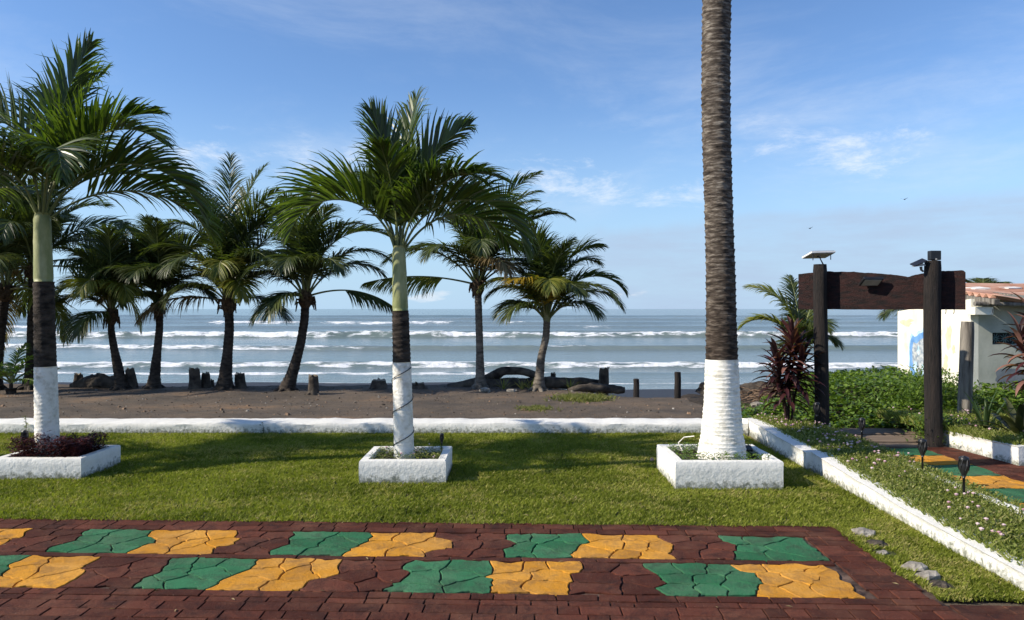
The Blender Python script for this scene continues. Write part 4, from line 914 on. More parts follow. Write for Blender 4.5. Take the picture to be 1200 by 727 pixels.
# long bed
def bed_cover(name, poly_fn, n, zf, hgt, petals, loc=(0, 0, 0)):
    b = MB(); x, y = poly_fn(n); z0 = zf(x, y); lump = fbm(x*5, y*5, 4)
    r = np.clip(.5*lump+.25+NR.normal(0, .15, len(x)), 0, 1); r[NR.random(len(r)) < .05] = 1
    v, f, rr_ = blades(x, y, 2, .03, hgt*.8, .008, z0, 1.0, r); b.addq(v, f, 0, rr_)
    k = len(x); i = NR.choice(len(x), k); leaves(b, x[i], y[i], z0[i]+NR.random(k)*hgt*.8, (.02, .04), 0, 1.0)
    struct(b.build(name, ['bed']), 'stuff')
    b2 = MB(); w = fbm(x*1.6+7, y*1.6+3, 3); pr = np.clip((w-.36)*3, .05, 1); pr /= pr.sum(); i = NR.choice(len(x), petals, p=pr)
    blossoms(b2, x[i], y[i], z0[i]+hgt*.9*NR.uniform(.75, 1.15, petals), 0, .0145); struct(b2.build('pink_flowers', ['petal']), 'stuff')
def bp(n):
    y = 4.0+6.15*NR.random(n)**.9; s_ = NR.random(n); xl = np.interp(y, [4, 5.6, 7.7, 10.2], [3.13, 3.17, 3.27, 3.38]); xr = np.interp(y, [4, 9.4, 10.2], [4.0, 3.99, 3.72]); return xl-.04+(xr-xl+.03)*s_, y
bed_cover('bed_groundcover', bp, 22000, lambda x, y: np.interp(y, [4, 5.6, 7.7, 10.2], [.085, .10, .14, .15]), .12, 130)
def rp(n):
    y = NR.uniform(8.0, 10.4, n); x = np.interp(y, [8, 9.3, 10.4], [5.52, 5.34, 5.2])-.06+3.3*NR.random(n)**1.4; return x, y
bed_cover('raised_bed_groundcover', rp, 15000, lambda x, y: .16+.02*fbm(x, y), .17, 70)
# vine mound
def vine_h(x, y):
    h = .30*smooth(10.15, 12.2, y)*smooth(.315, .43, x/y)
    h = h+.10*smooth(10.2, 10.8, y)*smooth(2.7, 3.4, x); return h+.22*(fbm(x*1.5, y*1.5, 3)-.4)*smooth(10.2, 11, y)*smooth(2.9, 3.6, x)+ground_z(x, y)
X, Y = np.linspace(2.9, 9.5, 70), np.linspace(10.35, 14.5, 60)
V, q = grid(X, Y, lambda a, c: vine_h(a, c)-.10); b = MB(); b.addq(V, q); struct(b.build('vine_bank', 'soil', smooth=True))
n = 34000; x = NR.uniform(2.9, 9.3, n); y = 10.28+5.4*NR.random(n)**1.3
bare = fbm(x*1.1+3, y*1.1, 3); ok = (x > 3.0+.5*(fbm(x, y)-.5)+.12*(y-10.3)) & ~((x < 4.1) & (bare > .56) & (y > 11)) & ~((y < 10.55) & (x > 5.9) & (bare > .6))
ok &= ~((x > 7.30) & (y > 11.9)); ok &= (x/y > .30+.02*y*.3) | (y < 12.2); x, y = x[ok], y[ok]
z = vine_h(x, y)-.06+.13*NR.random(len(x))*(.4+1.2*fbm(x*4, y*4, 2)); b = MB(); leaves(b, x, y, z, (.045, .10), 0, .7, .75); struct(b.build('beach_vine', 'vine'), 'stuff')
# taller weedy foliage round the right gate post and the house foot
n = 6000; x = NR.normal(5.35, .16, n//3); y = NR.normal(9.28, .14, n//3); z = .03+NR.random(n//3)*.33
x2 = NR.normal(6.35, .42, n//2); y2 = NR.normal(11.2, .3, n//2); z2 = .2+NR.random(n//2)*.50*np.exp(-((x2-6.35)/.5)**2)+.1
b = MB(); leaves(b, x, y, z, (.03, .06), 0, .8); leaves(b, x2, y2, z2, (.05, .09), 0, .9, .35); struct(b.build('weedy_foliage', 'vine'), 'stuff')
# grass tufts on the sand
def tuft(px, py, rx, ry, n, h, mt='drygrass'):
    c = G(px, py); x = NR.normal(0, rx, n); y = NR.normal(0, ry, n); b = MB(); v, f, r = blades(x, y, 3, h*.5, h, .010, 0.0, 1.2); b.addq(v, f, 0, r); o = b.build('beach_grass', mt, None, False, (c[0], c[1], .0)); struct(o, 'stuff')
tuft(683, 469, .22, .22, 800, .11); tuft(628, 480, .14, .15, 300, .06); tuft(855, 474, .12, .25, 300, .07, 'vine')
def sword(loc, label, n, L_, w, mt='agave', spread=(25, 85), az0=0, name='sword_plant', cat='plant', group=None, bend=50, seed=1):
    rg = random.Random(seed); t = thing(name, label, cat, loc, 0, group)
    for k in range(n):
        b = MB(); az = R(az0+k*137.5+rg.uniform(-15, 15)); e = R(lerp(spread[1], spread[0], k/max(1, n-1))); l = L_*rg.uniform(.75, 1.1); m = 8; p = Vector((.015*math.cos(az), .015*math.sin(az), 0)); bd = R(bend*rg.uniform(.4, 1.3)*(1-k/n*.2)); vs = []
        s_ = Vector((-math.sin(az), math.cos(az), 0))
        for i in range(m+1):
            u = i/m; ww = w*(.55+1.1*u-1.65*u**2.2)*.5+.0005; ee = e-bd*u**1.5; dn = Vector((-math.sin(ee)*math.cos(az), -math.sin(ee)*math.sin(az), math.cos(ee)))
            vs += [tuple(p+s_*ww+dn*ww*.35), tuple(p), tuple(p-s_*ww+dn*ww*.35)]
            p = p+Vector((math.cos(ee)*math.cos(az), math.cos(ee)*math.sin(az), math.sin(ee)))*l/m
        fs = [(i*3+j, i*3+j+1, (i+1)*3+j+1, (i+1)*3+j) for i in range(m) for j in (0, 1)]
        b.add(vs, fs, 0, rg.random()); b.build('leaf', mt, t, True)
    return t
sword((XD(1155, 8.9), 8.9, .17), 'upright green sword leaved plant beside the grey post foot', 13, .60, .05, 'agave', (48, 88), name='sword_plant', bend=30)
sword((XD(1194, 8.6), 8.6, .20), 'large dark strap leaved plant at the right edge on the raised bed', 26, .68, .10, 'bromel', (5, 80), az0=40, name='strap_leaved_plant', bend=70, seed=4)
for px, d_, lb, s_ in ((590, 15.3, 'spiky seedling just right of the grey coconut palm', .32), (612, 15.3, 'spiky seedling left of the rightmost beach palm', .33), (622, 15.2, 'dense spiky seedling touching the rightmost beach palm', .30), (668, 15.3, 'spiky seedling on the driftwood right of the rightmost beach palm', .32)):
    sword((XD(px, d_), d_, .02), lb, 9, s_, .035, 'drygrass', (30, 85), name='spiky_seedling', group='spiky seedlings by the driftwood', bend=35, seed=px)
def cordyline(loc, label, stems, name='cordyline_plant'):
    t = thing(name, label, 'plant', loc)
    for (dx, dy, h, tx, n, L_, c) in stems:
        b = MB(); pts = [(dx*.2, dy*.2, 0), (dx*.6, dy*.6, h*.4), (dx*.9+tx*.4, dy, h*.75), (dx+tx, dy, h)]; b.tube(pts, [.016, .014, .012, .009], 8, 0); b.build('stem', 'beam', t, True)
        P = np.array(pts)
        for half in range(2):
            b = MB(); rg = random.Random(int(h*1000)+half)
            for k in range(n//2):
                u = (k+.5*half)/(n//2); zz_ = h*(.50+.50*u); q0 = Vector([np.interp(zz_, P[:, 2], P[:, i]) for i in range(3)])
                az = k*2.4+half*1.3; e = R(lerp(0, 80, u**2.0)); l = L_*rg.uniform(.75, 1.1); m = 6; vs = []; p = q0.copy(); s_ = Vector((-math.sin(az), math.cos(az), 0)); w = .062*rg.uniform(.8, 1.2)
                for i in range(m+1):
                    v_ = i/m; ww = w*.5*(math.sin(math.pi*min(1, v_*.93+.07))**.8)+.001; ee = e-R(75)*v_**1.4*(1.1-u*.7); dn = Vector((-math.sin(ee)*math.cos(az), -math.sin(ee)*math.sin(az), math.cos(ee)))
                    vs += [tuple(p+s_*ww+dn*ww*.5), tuple(p), tuple(p-s_*ww+dn*ww*.5)]; p = p+Vector((math.cos(ee)*math.cos(az), math.cos(ee)*math.sin(az), math.sin(ee)))*l/m
                b.add(vs, [(i*3+j, i*3+j+1, (i+1)*3+j+1, (i+1)*3+j) for i in range(m) for j in (0, 1)], 0, rg.random())
            b.build('leaf_cluster', 'red_leaf' if half == 0 or c == 0 else 'red_pale', t, True)
    return t
cordyline((XD(924, 9.75), 9.75, .14), 'tall burgundy cordyline in the flower bed beside the left gate post',
          [(.0, .0, 1.20, .05, 60, .38, 1), (-.09, .04, .90, -.06, 46, .40, 0), (.11, -.03, .88, .06, 40, .38, 0), (.04, .08, 1.05, .12, 40, .34, 0), (-.05, -.05, .6, -.12, 26, .34, 0)])
cordyline((XD(1218, 8.9), 8.9, .2), 'dark red cordyline at the right edge before the grey house wall',
          [(.0, 0, 1.45, -.05, 44, .42, 1), (-.1, .05, 1.15, -.1, 34, .40, 1), (.1, .1, 1.0, .1, 30, .4, 0)])
tuftx = None

# ------------------------------------------------------------------ gate
gx0, gy0 = XD(962, 9.75), 9.75; gx1, gy1 = XD(1093.5, 9.08), 9.08
gate = thing('wooden_gateway', 'dark wooden gateway of two round posts carrying a reddish brown plank', 'gateway', ((gx0+gx1)/2, (gy0+gy1)/2, 0))
gc = Vector(((gx0+gx1)/2, (gy0+gy1)/2, 0)); gd = (Vector((gx1, gy1, 0))-Vector((gx0, gy0, 0))).normalized(); gn = Vector((gd.y, -gd.x, 0))
def gpost(x, y, h, r, lab, seed):
    b = MB(); n = 30; zs = np.linspace(-.1, h, n); fn = lambda t, th: 1+.10*(fbm(t*2.5+seed, np.cos(th)*1.4+np.sin(th)*1.9+seed, 3)-.5)+.03*(fbm(t*30+seed, np.cos(th)*5+np.sin(th)*4+9, 2)-.5)
    b.tube([(x-gc.x+.012*math.sin(z*1.7+seed), y-gc.y, z) for z in zs], np.append(np.linspace(r*1.08, r, n-1), r*.93), 24, 0, fn=fn)
    o = b.build('post', 'post', gate, True); md = o.modifiers.new('es', 'EDGE_SPLIT'); md.split_angle = R(50)
    for zz in (1.62, 1.88) if seed == 1 else (1.05, 1.95, 1.32):
        c = MB(); c.tube([(x-gc.x+gn.x*(r-.004)+.02, y-gc.y+gn.y*(r-.004), zz), (x-gc.x+gn.x*(r+.008)+.02, y-gc.y+gn.y*(r+.008), zz)], [.010, .008], 8, 0); c.build('bolt', 'screw', gate)
gpost(gx0, gy0, ZD(310, gy0), .086, '', 1); gpost(gx1, gy1, ZD(306, gy1), .094, '', 2)
# plank: wavy top edge, behind the posts
b = MB(); n = 90; Lm = (Vector((gx1, gy1, 0))-Vector((gx0, gy0, 0))).length; u0, u1 = -.30, Lm+.34; th_ = .06; off = -.13
tops, bots = [], []
for i in range(n+1):
    s_ = lerp(u0, u1, i/n); f_ = i/n
    zt = np.interp(f_, [0, .2, .35, .52, .62, .68, .72, .78, .82, .92, .985, 1], [2.17, 2.195, 2.18, 2.15, 2.125, 2.10, 2.125, 2.15, 2.17, 2.165, 2.17, 2.14])+.008*mnoise.noise(Vector((s_*9, 0, 0)))+.004*mnoise.noise(Vector((s_*30, 0, 0)))
    zb = 1.690+.006*mnoise.noise(Vector((s_*4, 5, 0)))
    tops.append((s_, zt)); bots.append((s_, zb))
def gp(s_, o_, z): p = Vector((gx0, gy0, 0))+gd*s_+gn*o_-gc; return (p.x, p.y, z)
vs = []; rowsn = 8
for (s_, zt), (_, zb) in zip(tops, bots):
    for side in (0, 1):
        for r in range(rowsn):
            k = r/(rowsn-1); z = lerp(zb, zt, k); o_ = off+(th_/2 if side == 0 else -th_/2)+.006*mnoise.noise(Vector((s_*1.2, z*14, side*9)))*1.0
            vs.append(gp(s_, o_, z))
m = rowsn*2; fs = []
for i in range(n):
    a, c = i*m, (i+1)*m
    for r in range(rowsn-1): fs += [(a+r, c+r, c+r+1, a+r+1), (a+rowsn+r+1, c+rowsn+r+1, c+rowsn+r, a+rowsn+r)]
    fs += [(a+rowsn-1, c+rowsn-1, c+m-1, a+m-1), (a+rowsn, c+rowsn, c, a)]
fs += [tuple(list(range(rowsn-1, -1, -1))+list(range(rowsn, m))), tuple([n*m+r for r in range(rowsn)]+[n*m+m-1-r for r in range(rowsn)])]
b.add(vs, fs, 0); o = b.build('plank', 'beam', gate)
b = MB()
for s_ in (.74, 1.42, 1.9, Lm+.22): p = gp(s_, off, 1.66); b.tube([(p[0], p[1], 1.70), (p[0], p[1], 1.655), (p[0]-.012, p[1], 1.635)], [.005, .005, .004], 6, 0)
b.build('hook', 'black', gate)
# solar panel light on the left post
pc_ = Vector((XD(960, gy0), gy0+.02, ZD(298.5, gy0)))
sl = thing('solar_light', 'tilted white solar panel on thin legs above the left gate post', 'solar light', (gx0, gy0, ZD(310, gy0)))
dx_ = Vector((1, .1, .03)); dy_ = Vector((-.25, 1, -.22)); dy_ = (dy_-dx_*dy_.dot(dx_)/dx_.dot(dx_)); dz_ = dx_.cross(dy_)
b = MB(); b.xbox(pc_-Vector(sl.location), dx_, dy_, dz_, .165, .135, .012, 0); o = bevel(b.build('panel_frame', 'metal_w', sl), .003)
b = MB(); b.xbox(pc_-Vector(sl.location)-dz_.normalized()*.0145, dx_, dy_, dz_, .155, .125, .003, 0); b.build('panel_back', 'panel_under', sl)
b = MB(); b.xbox(pc_-Vector(sl.location)+dz_.normalized()*.0145, dx_, dy_, dz_, .155, .125, .003, 0); b.build('solar_cells', 'solar', sl)
b = MB(); c0 = pc_-Vector(sl.location)
b.tube([c0, c0+Vector((.03, 0, -.07)), Vector((0.03, 0, 0))], [.008, .008, .01], 6, 0); b.tube([c0+dx_*.14-dy_*.05, c0+dx_*.14-dy_*.05+Vector((0, 0, -.085))], .006, 6, 0); b.tube([c0-dx_*.13-dy_*.1, c0-dx_*.13-dy_*.1+Vector((0, 0, -.10))], .006, 6, 0)
b.tube([c0+Vector((0, 0, -.01)), c0+Vector((0, 0, -.035))], .02, 10, 0)
b.build('bracket', 'black', sl)
# flood lamp on the plank
fp = Vector((gx0, gy0, 0))+gd*(Lm*.42)+gn*(-.13+.035); fl = thing('flood_lamp', 'small square flood lamp fixed to the plank between the posts', 'lamp', (fp.x, fp.y, 2.00))
tl = Vector((0, -.55, -1)).normalized(); fx = Vector((1, 0, 0)); fy = fx.cross(tl)
b = MB(); b.xbox(Vector((0, -.11, .05)), fx, fy, tl, .125, .085, .018, 0); bevel(b.build('housing', 'black', fl), .006)
b = MB(); b.xbox(Vector((0, -.11, .05))+tl*.020, fx, fy, tl, .105, .066, .003, 0); b.build('lamp_glass', 'panel_under', fl)
b = MB(); b.xbox(Vector((0, -.04, .04)), (1, 0, 0), (0, 1, 0), (0, 0, 1), .05, .05, .008, 0); b.xbox((0, -.012, .03), (1, 0, 0), (0, 1, 0), (0, 0, 1), .03, .008, .04, 0); b.build('bracket', 'black', fl)
# box and lamp on the right post
zt = ZD(306, gy1)
cb = thing('solar_light', 'small black box lamp standing on top of the right gate post', 'solar light', (gx1, gy1, zt))
b = MB(); b.box(-.045, .085, -.03, .05, .01, .125, 0); bevel(b.build('housing', 'black', cb), .008)
b = MB(); b.tube([(0.02, .01, -.01), (0.02, .01, .015)], .03, 10, 0); b.build('foot', 'black', cb)
b = MB(); b.tube([(.02, -.031, .02), (.02, -.033, .02)], .012, 10, 0); b.build('lens', 'panel_under', cb)
wl = thing('bracket_lamp', 'worn winged lamp jutting out left of the right gate post top', 'lamp', (gx1-.10, gy1, zt-.04))
b = MB(); b.xbox((-.09, -.02, .02), (1, 0, .45), (0, 1, .3), (-.4, -.2, 1), .085, .06, .006, 0); bevel(b.build('top_panel', 'black', wl), .003)
b = MB(); b.add([(-.20, -.06, -.035), (-.02, -.06, -.02), (-.01, .05, -.02), (-.12, .05, -.03), (-.06, -.05, .012), (-.05, .03, .012)], [(0, 1, 4), (1, 2, 5, 4), (2, 3, 5), (3, 0, 4, 5), (0, 3, 2, 1)], 0); b.build('reflector', 'panel_under', wl)
b = MB(); b.tube([(-.05, 0, -.03), (-.045, 0, -.07), (-.02, 0, -.09)], [.018, .015, .012], 8, 0); b.build('bracket', 'old_wood', wl)

# grey round post
d_ = 10.2; b = MB(); x_ = XD(1134, d_); hh = ZD(377, d_)
fn = lambda t, th: 1+.08*(fbm(t*3+4, np.cos(th)*2+np.sin(th)*2+9, 3)-.5)
b.tube([(-.05*(1-k/12), 0, .05+(hh-.05)*k/12) for k in range(13)], np.append(np.linspace(.092, .084, 12), .076), 20, 0, fn=fn)
o = b.build('wooden_post', 'old_wood', None, True, (x_, d_, 0)); md = o.modifiers.new('es', 'EDGE_SPLIT'); md.split_angle = R(45)
tag(o, 'round weathered grey post standing before the corner of the house', 'post')

# ------------------------------------------------------------------ torches
def torch(loc, label, h=.26, s=1.0, first=[None]):
    if first[0] is None:
        t = thing('path_light', label, 'garden light', loc, 0, 'black solar stake lights in the beds')
        b = MB(); b.tube([(0, 0, -.06), (0, 0, 0), (0, 0, h)], [.006, .010, .010], 8, 0); b.build('stake', 'black', t, True)
        b = MB(); b.tube([(0, 0, h-.01), (0, 0, h+.02), (0, 0, h+.05), (0, 0, h+.10), (0, 0, h+.14)], [.012, .022, .034, .038, .031], 12, 0); b.build('lantern', 'black', t, True)
        b = MB(); b.tube([(0, 0, h+.138), (0, 0, h+.146), (0, 0, h+.156), (0, 0, h+.168)], [.036, .040, .036, .008], 12, 0); b.build('cap', 'black', t, True)
        b = MB()
        for k in range(6):
            a = k*math.pi/3+.3; b.tube([(.034*math.cos(a), .034*math.sin(a), h+.05), (.041*math.cos(a+.25), .041*math.sin(a+.25), h+.09), (.035*math.cos(a+.5), .035*math.sin(a+.5), h+.138)], .004, 5, 0)
        b.build('cage', 'black', t); first[0] = t; return t
    r = first[0].copy(); COL.objects.link(r); r.location = loc; r['label'] = label; r.scale = (s, s, s)
    for ch in first[0].children:
        c = ch.copy(); COL.objects.link(c); c.parent = r
    return r
torch((XD(1129.5, 6.05), 6.05, .12), 'black solar stake light nearest the camera, tallest in view in the flower bed', .21)
torch((XD(1081, 6.9), 6.9, .13), 'black solar stake light, second nearest in the flower bed', s=.95)
torch((XD(1010, 8.3), 8.3, .14), 'black solar stake light, third along the flower bed where the shade falls', s=.90)
torch((XD(957, 9.35), 9.35, .15), 'farthest black solar stake light, before the left gate post', s=.98)
torch((-.74, 7.80, .17), 'black solar stake light at the back right corner of the small planter', s=.58)
torch((-5.02, 7.62, .13), 'dark stake light among burgundy leaves left of the left palm trunk', s=.85)
# small box lamp in the big planter
x_, y_ = 2.30, 7.62; t = thing('garden_spotlight', 'small dark box spotlight in the big planter right of the trunk', 'garden light', (x_+.06, y_-.15, .22))
b = MB(); b.xbox((0, 0, .07), (1, 0, 0), (0, 1, .4), (0, -.4, 1), .06, .045, .012, 0); bevel(b.build('head', 'black', t), .004)
b = MB(); b.tube([(0, 0, 0), (0, 0, .07)], .008, 8, 0); b.build('stake', 'black', t)
b = MB(); b.tube([(1.74, 7.55, .25), (1.70, 7.56, .33), (1.76, 7.57, .385), (1.86, 7.55, .40)], [.006, .006, .006, .005], 6, 0); tag(b.build('garden_hose', 'paint', None, True), 'thin white pipe curving up left of the tall palm foot', 'pipe')
# string light cable wound round the middle palm
b = MB(); P = []
for k in range(60):
    u = k/59; a = u*2*math.pi*2.6+2.2; z = .25+.86*u; P.append((-1.09-.06*z/2.3+.106*math.cos(a), 7.52+.106*math.sin(a), z))
b.tube(P, .0045, 5, 0); tag(b.build('cable', 'black', None, True), 'black cable wound round the white foot of the middle palm', 'cable')

# ------------------------------------------------------------------ house
hx, hy = XD(1138, 12.0), 12.0; hy2 = 14.35; hx2 = XD(1052, hy2)
hs = thing('beach_house', 'low house with cream mural wall, grey front wall and rusty corrugated roof', 'house', (hx, hy, 0))
def H_(x, y, z): return (x-hx, y-hy, z)
ztc = ZD(368, 12.0); zbk = ZD(365, hy2)
b = MB(); b.add([H_(hx, hy, -.1), H_(hx2, hy2, -.1), H_(hx2, hy2, zbk), H_(hx, hy, 1.86), H_(hx+.12, hy, -.1), H_(hx2+.12, hy2, -.1), H_(hx2+.12, hy2, zbk), H_(hx+.12, hy, 1.86)],
                [(1, 0, 3, 2), (4, 5, 6, 7), (0, 4, 7, 3), (5, 1, 2, 6), (3, 7, 6, 2)], 0); wl_ = b.build('mural_wall', 'cream', hs)
# mural paint: flat shapes on the wall face, 3 mm proud
wd = Vector((hx2-hx, hy2-hy, 0)).normalized(); wn = Vector((-abs(wd.y), 0, 0)); wn = Vector((wd.y, -wd.x, 0)); wn = wn if wn.x < 0 else -wn
def wallpt(px, py):
    # intersect pixel ray with wall plane
    dr = Vector(((px-CX)/F, 1, -(py-CY)/F)); o_ = Vector((0, 0, H)); p0 = Vector((hx, hy, 0)); t_ = (p0-o_).dot(wn)/dr.dot(wn); return o_+dr*t_
def mural(name, pts, lvl, m_):
    b = MB(); ps = [wallpt(*p)+wn*(.003*lvl) for p in pts]; ps = [tuple(p-Vector((hx, hy, 0))) for p in ps]
    b.add(ps, [tuple(range(len(ps)))], 0); b.build(name, m_, wl_)
def blob(cx, cy, rx, ry, seed, n=40, k=.3):
    return [(cx+rx*math.cos(a)*(1+k*mnoise.noise(Vector((math.cos(a)*1.6+seed, math.sin(a)*1.6, seed)))), cy+ry*math.sin(a)*(1+k*mnoise.noise(Vector((math.cos(a)*1.6+seed, math.sin(a)*1.6, seed+4))))) for a in [i*2*math.pi/n for i in range(n)]]
wave = [(1066, 430), (1066.5, 418), (1066, 408), (1067.5, 398), (1070, 393), (1072, 395), (1075, 394), (1077.5, 391), (1081, 390), (1084, 387), (1088, 383), (1094, 380), (1098, 386), (1101, 396), (1102, 410), (1100, 425), (1096, 440), (1088, 452), (1078, 456), (1072, 448)]
mural('mural_patch', [(x-1.6, y-3) for x, y in wave[:10]]+[(x, y-3.5) for x, y in wave[10:14]]+wave[14:], 1, 'mural_pale')
mural('mural_patch', wave, 2, 'mural_blue')
mural('mural_patch', [(1070, 424), (1069.5, 410), (1071, 401), (1075, 403), (1079, 398), (1084, 396), (1090, 393), (1096, 398), (1098, 410), (1097, 424), (1092, 436), (1086, 444), (1079, 446), (1074, 436)], 3, 'mural_slate')
for sd, (a, c, rx, ry) in enumerate(((1074, 430, 2.2, 9), (1082, 436, 1.8, 10), (1077, 412, 1.5, 5), (1090, 418, 2, 8))): mural('mural_patch', blob(a, c, rx, ry, sd*3.1, 24, .9), 4, 'mural_pale')
for sd, (a, c, rx, ry) in enumerate(((1112, 396, 3, 14), (1064, 378, 6, 4), (1108, 425, 2.5, 10), (1118, 410, 1.6, 6))): mural('mural_patch', blob(a, c, rx, ry, sd*7.7+1, 24, 1.1), 1, 'mural_ochre')
# front wall with an opening
fx1 = hx+7.0; wz0, wz1 = ZD(404, 12), ZD(390, 12); wx0, wx1 = XD(1163, 12), XD(1163, 12)+1.5
b = MB(); zr = 1.92
def fw(x0, x1, z0, z1): b.box(x0-hx, x1-hx, 0.0, .12, z0, z1, 0)
fw(hx+.123, wx0, -.1, zr); fw(wx1, fx1, -.1, zr); fw(wx0, wx1, -.1, wz0); fw(wx0, wx1, wz1, zr); fwo = b.build('front_wall', 'grey_plaster', hs)
# far side and rear so it is closed
b = MB(); b.box(fx1-hx-.12, fx1-hx, .123, 2.4, -.1, 1.9, 0); b.box(hx2-hx+.125, fx1-hx-.123, 2.25, 2.38, -.1, 1.64, 0); b.build('rear_wall', 'grey_plaster', hs)
win = MB(); win.box(wx0-hx, wx1-hx, .075, .10, wz0, wz1, 0); wo = win.build('window', 'void', hs)
b = MB()
for k in range(10):
    cx_ = wx0-hx+.08+k*.15; cz = (wz0+wz1)/2
    for j in range(5):
        a = j*math.pi/5; b.xbox((cx_, .05, cz), (math.cos(a), 0, math.sin(a)), (0, 1, 0), (-math.sin(a), 0, math.cos(a)), .085*(.9 if j % 2 else 1), .006, .006, 0)
b.box(wx0-hx, wx1-hx, .04, .06, wz0, wz0+.012, 0); b.box(wx0-hx, wx1-hx, .04, .06, wz1-.012, wz1, 0); b.build('grille', 'grille', wo)
b = MB(); sh = [(p[0], p[1]) for p in blob(1186, 442, 20, 11, 3.3, 30, .35)]; ps = [(XD(px, 12)-hx, -.003, ZD(py, 12)) for px, py in sh]; b.add(ps, [tuple(range(len(ps)))], 0); b.build('painted_shape', 'mural_grey', fwo)
# white beam end under the eave and rafters
b = MB(); b.box(XD(1129, 12)-hx, XD(1150, 12)-hx, -.30, -.01, ZD(369, 12), ZD(360, 12), 0); bevel(b.build('beam_end', 'cream', hs), .005)
b = MB()
for k in range(7): b.xbox((.10+k*.9, .75, 1.93+.0), (1, 0, 0), (0, 1, .10), (0, -.10, 1), .04, 1.25, .04, 0)
b.tube([(-.15, -.33, ZD(356, 11.6)), (1.5, -.33, ZD(358, 11.6)), (3.5, -.33, ZD(360, 11.6))], .035, 10, 0); b.build('rafter', 'old_wood', hs)
# corrugated roof: eave rises to the right rear
b = MB(); nx, ny = 40, 240; x0r, x1r = XD(1119, 12.6), fx1+.3; y0r, y1r = hy-.42, hy+2.3
V, q = grid(np.linspace(x0r, x1r, nx+1), np.linspace(y0r, y1r, ny+1), lambda x_, y_: 1.90+.25*(y_-y0r)/(y1r-y0r)-(.17-.19*(y_-y0r)/(y1r-y0r))*np.minimum(x_-x0r, 1.15)+.032*np.sin(y_*2*math.pi/.17)+.03*(fbm(x_*2, y_*2, 2)-.5))
b.addq(V-np.array([hx, hy, 0]), q)
ro = b.build('roof', 'roof', hs, True); md = ro.modifiers.new('solid', 'SOLIDIFY'); md.thickness = .012; md.offset = -1
b = MB()
for k in range(16):
    a = (x0r-hx+.5+k*.42+random.uniform(-.1, .1)); y_ = 1.75+random.uniform(-.3, .35); b.xbox((a, y_, 2.06+random.uniform(0, .05)), (1, random.uniform(-.3, .3), random.uniform(-.08, .08)), (0, 1, .1), (0, -.1, 1), random.uniform(.1, .3), random.uniform(.1, .25), .012, 0)
b.build('roof_scraps', 'roof_white', hs)

# ------------------------------------------------------------------ birds
for px, py, lb in ((949, 268, 'tiny dark bird in the sky over the sea, left of the gate'), (1060, 234, 'tiny dark bird higher in the sky at the right')):
    d_ = 60.0; b = MB(); b.tube([(-.14, 0, 0), (-.05, 0, .01), (.05, 0, .01), (.15, 0, 0)], [.01, .035, .035, .008], 8, 0)
    b.add([(-.05, 0, .02), (.05, 0, .02), (.0, -.28, .10), (-.06, -.30, .10), (-.05, .28, .10), (.0, .30, .10)], [(0, 1, 2, 3), (1, 0, 4, 5)], 0)
    b.add([(-.05, 0, .028), (.05, 0, .028), (.0, -.28, .108), (-.06, -.30, .108), (-.05, .28, .108), (.0, .30, .108)], [(3, 2, 1, 0), (5, 4, 0, 1)], 0)
    tag(b.build('bird', 'bird', None, False, (XD(px, d_), d_, ZD(py, d_)), .6), lb, 'bird')

# ------------------------------------------------------------------ world, sun, camera
SUN_EL, SUN_AZ = R(33), R(13)          # light travels to +X and a little to +Y
Ld = Vector((math.cos(SUN_EL)*math.cos(SUN_AZ), math.cos(SUN_EL)*math.sin(SUN_AZ), -math.sin(SUN_EL)))
W = bpy.data.worlds.new('World'); S.world = W; W.use_nodes = True; nt = W.node_tree; nt.nodes.clear()
out = N(nt, 'ShaderNodeOutputWorld'); bg = N(nt, 'ShaderNodeBackground'); bg.inputs[1].default_value = .108
sky = N(nt, 'ShaderNodeTexSky', sky_type='NISHITA'); sky.sun_disc = False; sky.sun_elevation = SUN_EL; sky.sun_rotation = math.atan2(-Ld.x, -Ld.y)
sky.air_density = 1.0; sky.dust_density = .35; sky.ozone_density = 2.2; sky.altitude = 0
tc = N(nt, 'ShaderNodeTexCoord'); sx = N(nt, 'ShaderNodeSeparateXYZ'); nt.links.new(tc.outputs['Generated'], sx.inputs[0])
def mth(op, a, c=None, d=None, clamp=False):
    n = N(nt, 'ShaderNodeMath', operation=op); n.use_clamp = clamp
    for i, v_ in enumerate((a, c, d)):
        if v_ is None: continue
        if isinstance(v_, (int, float)): n.inputs[i].default_value = v_
        else: nt.links.new(v_, n.inputs[i])
    return n.outputs[0]
def sstep(v_, a, c):
    n = N(nt, 'ShaderNodeMapRange'); n.interpolation_type = 'SMOOTHSTEP'; n.inputs[1].default_value = a; n.inputs[2].default_value = c; nt.links.new(v_, n.inputs[0]); return n.outputs[0]
X_, Y_, Z_ = sx.outputs[0], sx.outputs[1], sx.outputs[2]
az_ = mth('ARCTAN2', X_, Y_); el_ = mth('ARCSINE', Z_)
cb_ = N(nt, 'ShaderNodeCombineXYZ'); nt.links.new(az_, cb_.inputs[0]); nt.links.new(el_, cb_.inputs[1])
def wnoise(scale, sc, det=6, rough=.6, rot=0, loc=(0, 0, 0), dist=0):
    mp = N(nt, 'ShaderNodeMapping'); mp.inputs['Scale'].default_value = sc; mp.inputs['Rotation'].default_value = (0, 0, rot); mp.inputs['Location'].default_value = loc; nt.links.new(cb_.outputs[0], mp.inputs[0])
    n = N(nt, 'ShaderNodeTexNoise'); n.inputs['Scale'].default_value = scale; n.inputs['Detail'].default_value = det; n.inputs['Roughness'].default_value = rough; n.inputs['Distortion'].default_value = dist; nt.links.new(mp.outputs[0], n.inputs['Vector']); return n.outputs['Fac']
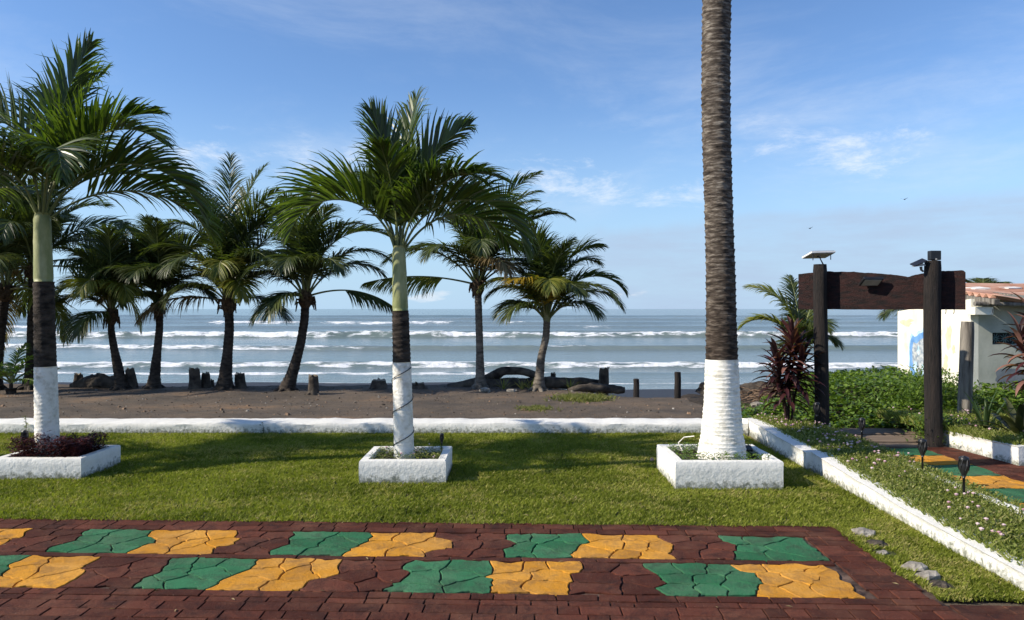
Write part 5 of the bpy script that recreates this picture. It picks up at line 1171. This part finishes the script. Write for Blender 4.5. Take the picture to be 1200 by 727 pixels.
# thin cirrus
c1 = sstep(wnoise(2.2, (1.0, 3.2, 1), 9, .66, R(-14), (3.1, 1.7, 0), .35), .42, .80)
c1 = mth('MULTIPLY', c1, mth('MULTIPLY', sstep(el_, .10, .17), mth('MULTIPLY_ADD', sstep(el_, .22, .34), -.30, .50)))
c3 = mth('MULTIPLY', sstep(wnoise(6.0, (1.0, 2.6, 1), 8, .7, R(-12), (2.6, 3.2, 0), .25), .53, .74), mth('MULTIPLY', sstep(el_, .11, .15), mth('MULTIPLY', mth('SUBTRACT', 1.0, sstep(el_, .19, .27)), .75)))
# low bank of grey blue cloud, higher to the right
edge = mth('ADD', mth('MULTIPLY_ADD', az_, .055, .100), mth('MULTIPLY', mth('SUBTRACT', wnoise(5, (1, .6, 1), 6, .6), .5), .055))
bank = mth('MULTIPLY', mth('SUBTRACT', 1.0, sstep(mth('SUBTRACT', el_, edge), -.012, .010)), sstep(az_, -.12, .16))
tex = wnoise(7, (1.0, 5.5, 1), 8, .65, R(-4))
bankf = mth('MULTIPLY', bank, mth('MULTIPLY_ADD', sstep(tex, .3, .7), .45, .35))
c4 = mth('MULTIPLY', sstep(wnoise(9, (1, 3.5, 1), 5, .5, 0, (5.3, 2.2, 0)), .63, .70), mth('MULTIPLY', mth('SUBTRACT', 1.0, sstep(el_, .018, .035)), .5))
def cmix(f, a, c):
    n = N(nt, 'ShaderNodeMix', data_type='RGBA'); nt.links.new(f, n.inputs[0]); nt.links.new(a, n.inputs[6])
    if isinstance(c, tuple): n.inputs[7].default_value = c
    else: nt.links.new(c, n.inputs[7])
    return n.outputs[2]
mg = N(nt, 'ShaderNodeMix', data_type='RGBA', blend_type='MULTIPLY'); mg.inputs[0].default_value = 1
nt.links.new(sky.outputs[0], mg.inputs[6]); mg.inputs[7].default_value = (.86, 1.04, 1.28, 1)
hz_ = mth('MULTIPLY', mth('SUBTRACT', 1.0, sstep(el_, -.03, .30)), .9)
SK = cmix(hz_, mg.outputs[2], (3.5, 5.1, 6.8, 1))
SK_BASE = SK
col = cmix(c1, SK, (6.2, 6.8, 7.6, 1)); col = cmix(c3, col, (6.6, 7.1, 7.8, 1)); col = cmix(bankf, col, (3.4, 4.35, 5.8, 1)); col = cmix(c4, col, (6.5, 6.8, 7.2, 1))
nt.links.new(col, bg.inputs[0]); nt.links.new(bg.outputs[0], out.inputs[0])
sl_ = bpy.data.lights.new('sun', 'SUN'); sl_.energy = 5.0; sl_.angle = R(.5); sl_.color = (1.0, .91, .77); so = bpy.data.objects.new('sun', sl_); COL.objects.link(so)
so.rotation_euler = Ld.to_track_quat('-Z', 'Y').to_euler(); so.location = (-20, -5, 20)
cam = bpy.data.cameras.new('camera'); co = bpy.data.objects.new('camera', cam); COL.objects.link(co); S.camera = co
co.location = (0, 0, H); co.rotation_euler = (R(90), 0, 0); cam.sensor_width = 36; cam.lens = F/1200*36; cam.shift_y = -(363.5-CY)/1200; cam.clip_start = .05; cam.clip_end = 20000
S.view_settings.view_transform = 'Standard'; S.view_settings.look = 'None'; S.view_settings.exposure = .36; S.view_settings.gamma = 1; S.view_settings.use_curve_mapping = False
S.cycles.max_bounces = 8; S.cycles.transparent_max_bounces = 8
